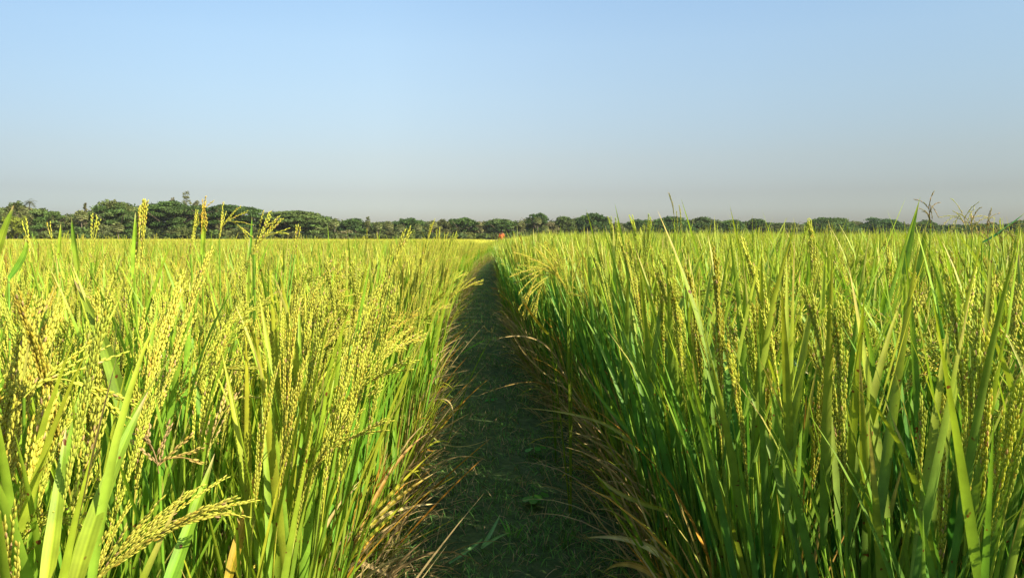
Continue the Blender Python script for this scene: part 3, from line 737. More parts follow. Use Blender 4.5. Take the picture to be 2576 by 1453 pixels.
hero('wild_grass', 'wild grass with thin purplish heads near the right frame edge', 'grass', (2500, 1.9), [
    ('panicle', [(2490, 620), (2484, 556), (2510, 590)], 1.9, 1.9, dict(base=np.array((.32, .24, .13)), spread=.4, nb=8, blen=.07, gl=.009, gw=.0018, droop=4.0, gap=.005)),
    ('panicle', [(2520, 640), (2520, 580), (2560, 605)], 1.9, 1.9, dict(base=np.array((.34, .29, .12)), spread=.5, nb=8, blen=.08, gl=.009, gw=.0018, droop=3.0, gap=.005)),
    ('leaf', [(2470, 610), (2520, 580), (2585, 530)], 1.9, 1.9, dict(w=.006, c0=LD, c1=LD))])
hero('rice_plant', 'rice plant with a heavy golden panicle hanging over the right path edge', 'rice plant', (1440, 2.6), [
    ('panicle', [(1425, 735), (1370, 675), (1316, 790)], 2.6, 2.5, dict(spread=.2, nb=12, blen=.16, droop=.6, base=lerp(GREENGOLD, GOLD, .35))),
    ('panicle', [(1430, 740), (1385, 690), (1340, 790)], 2.6, 2.55, dict(spread=.25, nb=12, blen=.16, droop=.7)),
    ('panicle', [(1440, 740), (1450, 690), (1480, 760)], 2.6, 2.6, dict(spread=.2, nb=10, blen=.13, droop=.7)),
    ('panicle', [(1430, 730), (1400, 660), (1340, 690)], 2.7, 2.7, dict(spread=.25, nb=12, blen=.15, droop=.6)),
    ('leaf', [(1380, 840), (1345, 800), (1308, 745)], 2.5, 2.4, dict(w=.009, c0=LY, c1=ORNG))])
hero('rice_plant', 'rice plant with a wide open pale panicle fan, middle of the right field', 'rice plant', (1990, 1.45), [
    ('panicle', [(1985, 920), (1992, 850), (2010, 765)], 1.45, 1.45, dict(spread=.55, nb=9, blen=.15, droop=.35, gap=.007)),
    ('panicle', [(1985, 900), (2000, 800), (2075, 805)], 1.45, 1.5, dict(spread=.4, nb=7, blen=.12, droop=.4, gap=.007)),
    ('leaf', [(1983, 897), (2008, 915), (2034, 940)], 1.4, 1.4, dict(w=.014, c0=LB, c1=LB, stem=False, tipk=3, label='blue grey leaf tip hanging'))])
hero('rice_plant', 'rice plant with long arching yellow leaf crossing the right field foreground', 'rice plant', (2060, 1.25), [
    ('leaf', [(2045, 1095), (1960, 1020), (1800, 975)], 1.25, 1.4, dict(w=.012, c0=LY, c1=lerp(LY, STRAW, .3), tilt=.3)),
    ('leaf', [(2000, 1010), (1910, 900), (1848, 880)], 1.3, 1.4, dict(w=.011, c0=LY, c1=LY, tilt=.3)),
    ('panicle', [(1855, 1010), (1840, 880), (1785, 785)], 1.4, 1.5, dict(spread=.1, nb=10, blen=.12, droop=.05)),
    ('panicle', [(1880, 900), (1905, 860), (1960, 905)], 1.4, 1.35, dict(spread=.3, nb=9, blen=.1, droop=.5))])
hero('rice_plant', 'rice plant with a green leaf lying level across its neighbours, right field', 'rice plant', (2230, 1.3), [
    ('leaf', [(2270, 890), (2400, 865), (2500, 828)], 1.3, 1.35, dict(w=.013, c0=LG, c1=LG2, tilt=.35)),
    ('leaf', [(1860, 868), (1780, 880), (1690, 907)], 1.5, 1.5, dict(w=.011, c0=LG, c1=LB, tilt=.3, stem=False)),
    ('panicle', [(2180, 1060), (2150, 900), (2115, 760)], 1.3, 1.35, dict(spread=.08, nb=11, blen=.13, droop=.04)),
    ('panicle', [(2250, 1080), (2270, 880), (2330, 750)], 1.3, 1.4, dict(spread=.09, nb=11, blen=.13, droop=.05)),
    ('panicle', [(2260, 1010), (2330, 940), (2430, 1010)], 1.25, 1.3, dict(spread=.2, nb=9, blen=.1, droop=.4))])
hero('rice_plant', 'rice plant with one whitish empty panicle low in the right field', 'rice plant', (2330, 1.25), [
    ('panicle', [(2338, 1270), (2350, 1160), (2368, 1060)], 1.22, 1.25, dict(base=np.array((.55, .50, .36)), spread=.03, nb=9, blen=.07, droop=.02, brown=0, gw=.0045, label='whitish empty panicle')),
    ('panicle', [(2395, 1010), (2425, 1060), (2475, 1150)], 1.22, 1.2, dict(spread=.1, nb=6, blen=.07, droop=.3)),
    ('leaf', [(2240, 1480), (2215, 1200), (2155, 1060)], 1.1, 1.25, dict(w=.017, c0=LG, c1=LG2, tilt=.2)),
    ('leaf', [(2320, 1480), (2350, 1300), (2395, 1000)], 1.1, 1.25, dict(w=.018, c0=LG, c1=LG2, tilt=.2)),
    ('leaf', [(2520, 1480), (2545, 1240), (2600, 1050)], 1.0, 1.1, dict(w=.018, c0=LG, c1=LG, tilt=.2))])
hero('rice_plant', 'rice plant holding a tall straight panicle at the right frame edge', 'rice plant', (2545, 1.15), [
    ('panicle', [(2510, 1050), (2540, 880), (2562, 730)], 1.15, 1.2, dict(spread=.06, nb=12, blen=.13, droop=.02)),
    ('panicle', [(2425, 1000), (2430, 850), (2452, 690)], 1.25, 1.35, dict(spread=.05, nb=12, blen=.13, droop=.02)),
    ('leaf', [(2560, 1100), (2572, 900), (2560, 610)], 1.2, 1.3, dict(w=.018, c0=LD, c1=LG, tilt=.4))])
hero('rice_plant', 'rice plant with a whitish dry leaf arching left onto the path, lower right', 'rice plant', (1700, 1.55), [
    ('leaf', [(1735, 1480), (1620, 1370), (1470, 1352)], 1.55, 1.9, dict(w=.018, c0=lerp(LY, STRAW, .5), c1=np.array((.62, .52, .40)), m=M_DRY, stem=False, label='whitish dry leaf')),
    ('leaf', [(1690, 1480), (1590, 1420), (1520, 1437)], 1.5, 1.7, dict(w=.014, c0=ORNG, c1=STRAW, m=M_DRY, stem=False)),
    ('leaf', [(1740, 1200), (1640, 1140), (1530, 1090)], 1.7, 1.9, dict(w=.012, c0=LG, c1=LY, stem=False)),
    ('leaf', [(1660, 1140), (1560, 1060), (1450, 915)], 1.8, 2.0, dict(w=.013, c0=LG, c1=LG, stem=False)),
    ('leaf', [(1600, 1180), (1530, 1070), (1310, 1025)], 1.9, 2.3, dict(w=.011, c0=lerp(LY, LG, .3), c1=STRAW, stem=False)),
    ('leaf', [(1700, 1290), (1560, 1240), (1490, 1180)], 1.65, 1.85, dict(w=.012, c0=lerp(LG, LY, .5), c1=STRAW, stem=False))])
# stems and seed heads leaning over the path
hero('grass_stalk', 'thin bent grass stalk with a small seed head leaning over the mid path', 'grass stalk', (1120, 3.6), [
    ('panicle', [(1235, 852), (1236, 838), (1215, 826)], 3.4, 3.4, dict(base=np.array((.22, .20, .08)), spread=.5, nb=6, blen=.05, gl=.007, gw=.002, droop=.4, gap=.006)),
    ('leaf', [(1160, 890), (1200, 865), (1235, 850)], 3.5, 3.4, dict(w=.005, c0=LG, c1=LG, stem=False))])
hero('grass_stalk', 'dry straw stalk arching across the path from the left foot', 'grass stalk', (1050, 3.2), [
    ('leaf', [(1060, 960), (1110, 945), (1182, 930)], 3.1, 3.0, dict(w=.005, c0=STRAW, c1=STRAW, m=M_DRY)),
    ('leaf', [(1070, 1010), (1130, 1010), (1135, 1080)], 2.9, 2.8, dict(w=.006, c0=STRAW, c1=STRAW, m=M_DRY)),
    ('leaf', [(1060, 1060), (1130, 1120), (1240, 1100)], 2.8, 2.7, dict(w=.005, c0=lerp(LG, STRAW, .5), c1=STRAW, m=M_DRY))])
hero('grass_stalk', 'pale straw stalk reaching left across the path from the right rice', 'grass stalk', (1400, 3.3), [
    ('leaf', [(1400, 900), (1340, 850), (1250, 852)], 3.3, 3.2, dict(w=.008, c0=STRAW, c1=STRAW * 1.3, m=M_DRY)),
    ('leaf', [(1400, 960), (1330, 900), (1285, 830)], 3.4, 3.3, dict(w=.006, c0=STRAW, c1=STRAW2, m=M_DRY)),
    ('leaf', [(1390, 990), (1330, 960), (1190, 1000)], 3.2, 3.0, dict(w=.005, c0=ORNG * .7, c1=STRAW2, m=M_DRY))])
# things on the path
f = ground_at(1180, 1452)
t = thing('grass_sprig', 'plucked green grass sprig with forked blades lying on the near path', 'grass sprig', (f.x, f.y, .03))
for pl, w in (([(1130, 1470), (1195, 1435), (1215, 1428)], .010), ([(1212, 1430), (1238, 1395), (1258, 1364)], .013), ([(1214, 1428), (1245, 1418), (1282, 1413)], .010)):
    mb = MB(); P = smooth(np.array([ground_at(*p) for p in pl]), 10); P[:, 2] = .065 + np.linspace(0, .03, 10)
    strip(mb, P, w, np.array((.20, .40, .13)), np.array((.20, .40, .13)), .2); link('blade', mb.mesh('blade', M_LEAF, True, (f.x, f.y, .03)), t)
def weed(px, py, label, nleaf, sz, h):
    f = ground_at(px, py); base = V3((f.x, f.y, .02)); t = thing('broadleaf_weed', label, 'weed', base)
    st, lf = MB(), MB()
    for k in range(nleaf):
        a = k * 2.4 + .3; rr = h * .5 * math.sqrt(k / nleaf) + .01; p = base + V3((rr * math.cos(a), rr * math.sin(a), h * (.5 + .5 * ((k * .37) % 1))))
        tube(st, curve3(base, base + V3((0, 0, h * .5)), p, 4), .0012, .0008, LG, 3)
        m = 9; an = np.arange(m) / m * 2 * PI; rad = sz * (1 - .35 * (np.cos(an) > .94)) * (.85 + .15 * np.cos(2 * an))
        tl = V3((math.cos(a) * .35, math.sin(a) * .35, 1)); tl /= np.linalg.norm(tl); _, u, v = frame(tl[None])
        V = p + rad[:, None] * (u * np.cos(an)[:, None] + v * np.sin(an)[:, None]) + tl * .1 * sz; V = np.concatenate([p[None], V])
        kk = np.arange(m); lf.add(V, None, np.stack([0 * kk, 1 + kk, 1 + (kk + 1) % m], 1), np.array((.09, .36, .035)) * (.8 + .4 * ((k * .61) % 1)))
    link('stem', st.mesh('stem', M_LEAF, True, base), t); link('foliage', lf.mesh('foliage', M_LEAF, True, base), t)
weed(1345, 1165, 'small round leaved weed with bright green leaves at the right path edge', 6, .020, .06)
weed(1345, 1300, 'broad leaved weed growing on the near path beside the dry white leaf', 9, .022, .07)
weed(1235, 1030, 'small dark green weed on the path by the right straw heap', 7, .014, .05)
weed(1075, 1240, 'tiny yellow green weed at the left path edge', 5, .012, .05)
def tuft(px, py, label, n, h, w, c):
    f = ground_at(px, py); base = V3((f.x, f.y, .0)); t = thing('grass_tuft', label, 'grass', base); mb = MB()
    a = rng.uniform(0, 6.28, n); blades(mb, np.tile(base, (n, 1)) + rng.normal(0, .008, (n, 3)) * [1, 1, 0] + [0, 0, .01], a, rng.uniform(.05, .5, n), rng.uniform(.1, .9, n), rng.uniform(.6, 1, n) * h, rng.uniform(.7, 1, n) * w, c, c * 1.2, 6, .15)
    link('foliage', mb.mesh('foliage', M_LEAF, True, base), t)
tuft(1030, 1330, 'upright green grass tuft at the left foot of the near path', 7, .17, .006, np.array((.12, .32, .06)))
tuft(1290, 1375, 'grass tuft with one bright upright blade on the near path', 5, .13, .009, np.array((.17, .42, .05)))
tuft(1420, 1400, 'low dark grass tuft by the right rice at the near path', 8, .15, .006, np.array((.08, .23, .06)))
tuft(1320, 1040, 'bluish green thin grass tuft in the right straw', 6, .17, .004, np.array((.10, .25, .10)))

# ------------------------------------------------------------------ the man on the path
def person():
    base = at(1262, HORIZ, 60.0); bx, by = base.x, base.y
    t = thing('person', 'person in an orange long sleeved shirt walking away down the path', 'person', (bx, by, .10)); t.scale = (.95, .95, .95)
    skin = mat_plain('skin', (.10, .05, .03), .6); hairm = mat_plain('hair', (.008, .007, .007), .5); shirt = mat_plain('orange_cloth', (.47, .115, .045), .85, .1, 9, (.58, .16, .065)); cloth = mat_plain('dark_cloth', (.03, .03, .05), .9)
    def skinned(name, verts, edges, radii, mat, root=0, parent=t, lv=2):
        me = bpy.data.meshes.new(name); me.from_pydata(verts, edges, []); o = link(name, me, parent)
        o.modifiers.new('skin', 'SKIN'); 
        for v, rr in zip(me.skin_vertices[0].data, radii): v.radius = rr if isinstance(rr, tuple) else (rr, rr)
        me.skin_vertices[0].data[root].use_root = True
        sb = o.modifiers.new('sub', 'SUBSURF'); sb.levels = lv; sb.render_levels = lv
        me.materials.append(mat)
        o.modifiers['skin'].use_smooth_shade = True
        return o
    # body facing +y (away); z up
    V_ = [(0, 0, .90), (0, 0, 1.12), (0, -.01, 1.34), (0, 0, 1.44), (0, .01, 1.50), (0, .02, 1.60), (0, .02, 1.68)]; E = [(i, i + 1) for i in range(6)]; Rr = [(.15, .11), (.15, .10), (.16, .11), (.075, .07), (.055, .055), (.082, .095), (.06, .07)]
    for s, sw in ((-1, .14), (1, -.10)):
        i = len(V_); V_ += [(s * .17, 0, 1.37), (s * .235, -.03 + sw * .2, 1.12), (s * .26, .03 + sw, .88), (s * .265, .05 + sw * 1.2, .80)]; E += [(2, i), (i, i + 1), (i + 1, i + 2), (i + 2, i + 3)]; Rr += [.065, .045, .03, (.022, .036)]
        h = i + 3
        for kf, (dx, dy, ln) in enumerate(((-.0, .030, .070), (.0, .012, .080), (.0, -.006, .076), (.0, -.022, .062))):
            p = V_[h]; i = len(V_); V_ += [(p[0] + dx, p[1] + dy, p[2] - .045), (p[0] - s * .006, p[1] + dy, p[2] - .045 - ln * .5), (p[0] - s * .018, p[1] + dy + .004, p[2] - .045 - ln)]; E += [(h, i), (i, i + 1), (i + 1, i + 2)]; Rr += [.010, .009, .007]
        p = V_[h]; i = len(V_); V_ += [(p[0] - s * .01, p[1] + .038, p[2] - .012), (p[0] - s * .018, p[1] + .052, p[2] - .045)]; E += [(h, i), (i, i + 1)]; Rr += [.010, .008]
        st = sw * 1.8
        i = len(V_); V_ += [(s * .09, 0, .82), (s * .10, -st * .35 + .02, .48), (s * .10, -st - .02, .09), (s * .11, -st + .13, .035)]; E += [(0, i), (i, i + 1), (i + 1, i + 2), (i + 2, i + 3)]; Rr += [.085, .06, .04, (.04, .03)]
    body = skinned('body', V_, E, Rr, skin)
    # ears and nose are part of a small head mesh joined to hair side
    sv = [(0, 0, .80), (0, 0, 1.12), (0, -.01, 1.33), (0, 0, 1.42)]; se = [(0, 1), (1, 2), (2, 3)]; sr = [(.165, .13), (.155, .115), (.155, .12), (.075, .075)]
    for s, sw in ((-1, .14), (1, -.10)):
        i = len(sv); sv += [(s * .165, 0, 1.36), (s * .225, -.03 + sw * .2, 1.12), (s * .25, .025 + sw * .9, .90)]; se += [(2, i), (i, i + 1), (i + 1, i + 2)]; sr += [.068, .055, .045]
    skinned('shirt', sv, se, sr, shirt, 0)
    tv = [(0, 0, .86)]; te = []; tr = [(.16, .12)]
    for s, sw in ((-1, .14), (1, -.10)):
        st = sw * 1.8; i = len(tv); tv += [(s * .09, 0, .78), (s * .10, -st * .35 + .02, .48), (s * .10, -st - .015, .13)]; te += [(0, i), (i, i + 1), (i + 1, i + 2)]; tr += [.105, .085, .07]
    skinned('trousers', tv, te, tr, cloth, 0)
    skinned('hair', [(0, -.03, 1.57), (0, -.012, 1.64), (0, .015, 1.70), (0, .07, 1.69)], [(0, 1), (1, 2), (2, 3)], [(.075, .06), (.092, .09), (.085, .09), (.06, .05)], hairm, 1)
    fm = MB(); # face and ears
    for s in (-1, 1):
        fm.add(*ball((s * .088, .03, 1.60), (.014, .028, .036), 8, 6)[:1], ball((s * .088, .03, 1.60), (.014, .028, .036), 8, 6)[1])
        fm.add(*ball((s * .035, .108, 1.615), (.016, .012, .009), 8, 6)[:1], ball((s * .035, .108, 1.615), (.016, .012, .009), 8, 6)[1])
    b = ball((0, .118, 1.585), (.017, .024, .026), 8, 6); fm.add(b[0], b[1]); b = ball((0, .108, 1.545), (.026, .010, .009), 8, 6); fm.add(b[0], b[1])
    link('face', fm.mesh('face', skin), t)
def ball(c, r, nu, nv):
    u = np.arange(nu) / nu * 2 * PI; v = np.linspace(.12, PI - .12, nv)
    V = np.stack([np.outer(np.sin(v), np.cos(u)) * r[0], np.outer(np.sin(v), np.sin(u)) * r[1], np.outer(np.cos(v), np.ones(nu)) * r[2]], -1).reshape(-1, 3) + np.array(c)
    k = np.arange(nu); q = np.concatenate([np.stack([i * nu + k, i * nu + (k + 1) % nu, (i + 1) * nu + (k + 1) % nu, (i + 1) * nu + k], 1) for i in range(nv - 1)])
    return V, q
person()

# ------------------------------------------------------------------ the tree line
DARK = np.array((0.062, 0.115, 0.024)); DEEP = np.array((0.046, 0.090, 0.026)); OLIVE = np.array((0.125, 0.135, 0.045)); PALE = np.array((0.215, 0.245, 0.095)); BROWN = np.array((0.165, 0.15, 0.075)); YGRN = np.array((0.16, 0.20, 0.025)); MID = np.array((0.088, 0.122, 0.036))
BARKC = np.array((0.115, 0.095, 0.070))
def leafquads(mb, P, s, col, r, up=.6, flat=1.0):
    n = len(P); nrm = r.normal(0, 1, (n, 3)); nrm[:, 2] = nrm[:, 2] + up * .7; nrm[:, 1] *= 1.5; d, a, b = frame(nrm)
    s = A(s, n)[:, None] * r.uniform(.6, 1.25, (n, 1)); k = r.uniform(.5, 1, (n, 1))
    ph = r.uniform(0, 6.28, (n, 1)); a2 = a * np.cos(ph) + b * np.sin(ph); b2 = -a * np.sin(ph) + b * np.cos(ph)
    V = np.stack([P - a2 * s, P + b2 * s * k * .6 + a2 * s * .1, P + a2 * s, P - b2 * s * k * .6 - a2 * s * .1], 1)
    mb.add(V.reshape(-1, 3), (np.arange(n) * 4)[:, None] + [0, 1, 2, 3], None, np.repeat(col, 4, 0))
def crown_lobes(mb, lobes, col, r, size, dens, col2=None, up=.6):
    for (c, rad, k) in lobes:
        rad = np.array(rad); area = (rad[0] * rad[1] + rad[0] * rad[2] + rad[1] * rad[2]) / 3 * 4 * PI
        n = max(60, int(area * dens * 2.6)); d = r.normal(0, 1, (n, 3)); d /= np.linalg.norm(d, axis=1, keepdims=True); d[:, 2] = np.where(d[:, 2] < -.35, -d[:, 2], d[:, 2])
        rr = r.uniform(.35, 1.06, (n, 1)); wob = 1 + .16 * np.sin(d[:, :1] * 5 + k) * np.cos(d[:, 1:2] * 4 + k * 2) + .1 * np.sin(d[:, 2:] * 9 + k)
        P = np.array(c) + d * rr * rad * wob
        cc = lerp(col, col2 if col2 is not None else col, r.random()) * r.uniform(.75, 1.3)
        C = cc[None] * r.uniform(.75, 1.3, (n, 1)); leafquads(mb, P, size, C, r, up)
def limbs(mb, h, spread, r, n=5, r0=.35, fork=.35, col=BARKC):
    tube(mb, curve3((0, 0, -.1), (r.uniform(-.3, .3), 0, h * fork * .5), (r.uniform(-.4, .4), 0, h * fork), 6), r0, r0 * .75, col, 7)
    for k in range(n):
        a = k * 2 * PI / n + r.uniform(-.4, .4); e = np.array((math.cos(a) * spread * .6, math.sin(a) * spread * .6, h * r.uniform(.72, .9)))
        tube(mb, curve3((0, 0, h * fork * .9), (e[0] * .45, e[1] * .45, h * .6), e, 7), r0 * .55, r0 * .15, col, 5)
def rain_tree(h, w, r, col=DARK, col2=MID, dome=1.0, open_=0.0):
    tr, cr = MB(), MB(); limbs(tr, h, w, r, 6, .028 * h + .15)
    lobes = []; n = int(16 + w * .55)
    for k in range(n):
        u = math.sqrt((k + .5) / n); a = k * 2.4 + r.uniform(-.3, .3); x, y = u * w * .44 * math.cos(a), u * w * .44 * math.sin(a) * .8
        z = h * (.92 - .25 * dome * u ** 2.4) + r.uniform(-.05, .05) * h
        lobes.append(((x, y, z), (w * r.uniform(.09, .16), w * r.uniform(.09, .15), h * r.uniform(.055, .09)), k))
        if r.random() < .75: lobes.append(((x * .95, y * .95, z - h * r.uniform(.14, .3)), (w * .11, w * .11, h * .07), k + 50))
        if r.random() < .4: lobes.append(((x * .9, y * .9, z - h * r.uniform(.32, .45)), (w * .10, w * .10, h * .07), k + 90))
    crown_lobes(cr, lobes, col, r, .48, 1.5, col2, .9)
    return tr, cr
def dome_tree(h, w, r, col=DEEP, col2=DARK):
    tr, cr = MB(), MB(); limbs(tr, h, w * .8, r, 5, .022 * h + .12)
    lobes = []; n = int(26 + w * .8)
    for k in range(n):
        v = (k + .5) / n; a = k * 2.4; u = math.sqrt(1 - v * v); x, y = .40 * w * u * math.cos(a), .36 * w * u * math.sin(a); z = h * (.30 + .60 * v)
        lobes.append(((x + r.normal(0, .03 * w), y, z + r.normal(0, .03 * h)), (w * r.uniform(.10, .17), w * r.uniform(.10, .17), h * r.uniform(.08, .14)), k))
    crown_lobes(cr, lobes, col, r, .48, 1.45, col2, .7)
    return tr, cr
def bush(h, w, r, col=OLIVE, col2=MID):
    tr, cr = MB(), MB(); limbs(tr, h, w * .7, r, 4, .05 + .012 * h, .2)
    lobes = [((r.normal(0, .22) * w, r.normal(0, .2) * w, h * r.uniform(.2, .82)), (w * r.uniform(.15, .25), w * r.uniform(.15, .25), h * r.uniform(.12, .2)), k) for k in range(15)]
    crown_lobes(cr, lobes, col, r, .34, 2.2, col2, .5); return tr, cr
def feather_tree(h, w, r, col=OLIVE, col2=BROWN):
    tr, cr = MB(), MB(); tube(tr, curve3((0, 0, -.1), (.3, 0, h * .4), (-.2, 0, h * .9), 8), .03 * h * .5 + .08, .04, BARKC * .9, 6)
    lobes = []
    for k in range(22):
        v = .35 + .62 * k / 21; a = k * 2.4; u = w * .5 * (1.05 - v) * r.uniform(.5, 1.3) + .05 * w
        e = (u * math.cos(a), u * math.sin(a), h * v + r.uniform(-.02, .05) * h); tube(tr, curve3((0, 0, h * v * .88), (e[0] * .5, e[1] * .5, h * v * .95), e, 4), .06, .02, BARKC, 3)
        lobes.append((e, (w * r.uniform(.08, .17), w * r.uniform(.08, .17), h * r.uniform(.04, .08)), k))
    crown_lobes(cr, lobes, col, r, .26, 2.2, col2, .1); return tr, cr
def fan_palm(h, w, r, col=PALE, skirt=True):
    tr, cr = MB(), MB(); tube(tr, [(0, 0, -.1), (.08, 0, h * .3), (0, 0, h - w * .48)], .22, .17, BARKC * 1.2, 8)
    c = np.array((0, 0, h - w * .48)); n = 34
    for k in range(n):
        v = 1 - 1.75 * (k + .5) / n if skirt else 1 - 1.3 * (k + .5) / n
        v = max(-.98, v); a = k * 2.4 + r.uniform(-.2, .2); u = math.sqrt(max(0, 1 - v * v)); d = np.array((u * math.cos(a), u * math.sin(a), v)); L1 = w * .27; L2 = w * .24
        p = c + d * L1; tube(cr, [c, p], .03, .025, col * .8, 3)
        _, s1, s2 = frame(d[None]); s1, s2 = s1[0], s2[0]; m = 9
        ang = np.linspace(-1.15, 1.15, m); tip = p + L2 * (d[None] * np.cos(ang)[:, None] + s1[None] * np.sin(ang)[:, None] * 1.1) + s2 * np.where(np.arange(m) % 2, .05, -.03)[:, None] * w + np.array((0, 0, -.05 * w))
        rad = np.where(np.arange(m) % 2, .70, 1.0)[:, None]; tip = p + (tip - p) * rad
        V = np.concatenate([p[None], tip]); kk = np.arange(m - 1)
        cc = (lerp(BROWN, col, .5) * .8 if v < -.55 else col) * r.uniform(.8, 1.25); cr.add(V, None, np.stack([0 * kk, 1 + kk, 2 + kk], 1), cc)
    return tr, cr
def feather_palm(h, w, r, col=OLIVE, lean=0.0):
    tr, cr = MB(), MB(); top = np.array((lean * h, 0, h * .93 - w * .12)); tube(tr, curve3((0, 0, -.1), (0, 0, h * .4), top, 8), .2, .13, BARKC * 1.15, 7)
    for k in range(20):
        a = k * 2.4; el = r.uniform(-.35, 1.25); L1 = w * .52 * r.uniform(.85, 1.1); d = np.array((math.cos(a) * math.cos(el), math.sin(a) * math.cos(el), math.sin(el))); pts = [top]
        for q in range(8): d = d + np.array((0, 0, -.20)); d /= np.linalg.norm(d); pts.append(pts[-1] + d * L1 / 8)
        pts = np.array(pts); tube(cr, pts, .03, .012, col, 3); P = np.repeat(pts[1:], 4, 0) + r.normal(0, .02 * w, (32, 3)); dd = np.repeat(np.diff(pts, axis=0), 4, 0); az = a + np.where(np.arange(32) % 2, 1.1, -1.1)
        blades(cr, P, az, np.full(32, 1.4), .9, w * .16, w * .035, col * r.uniform(.8, 1.2), col * 1.15, 2, 0)
    return tr, cr

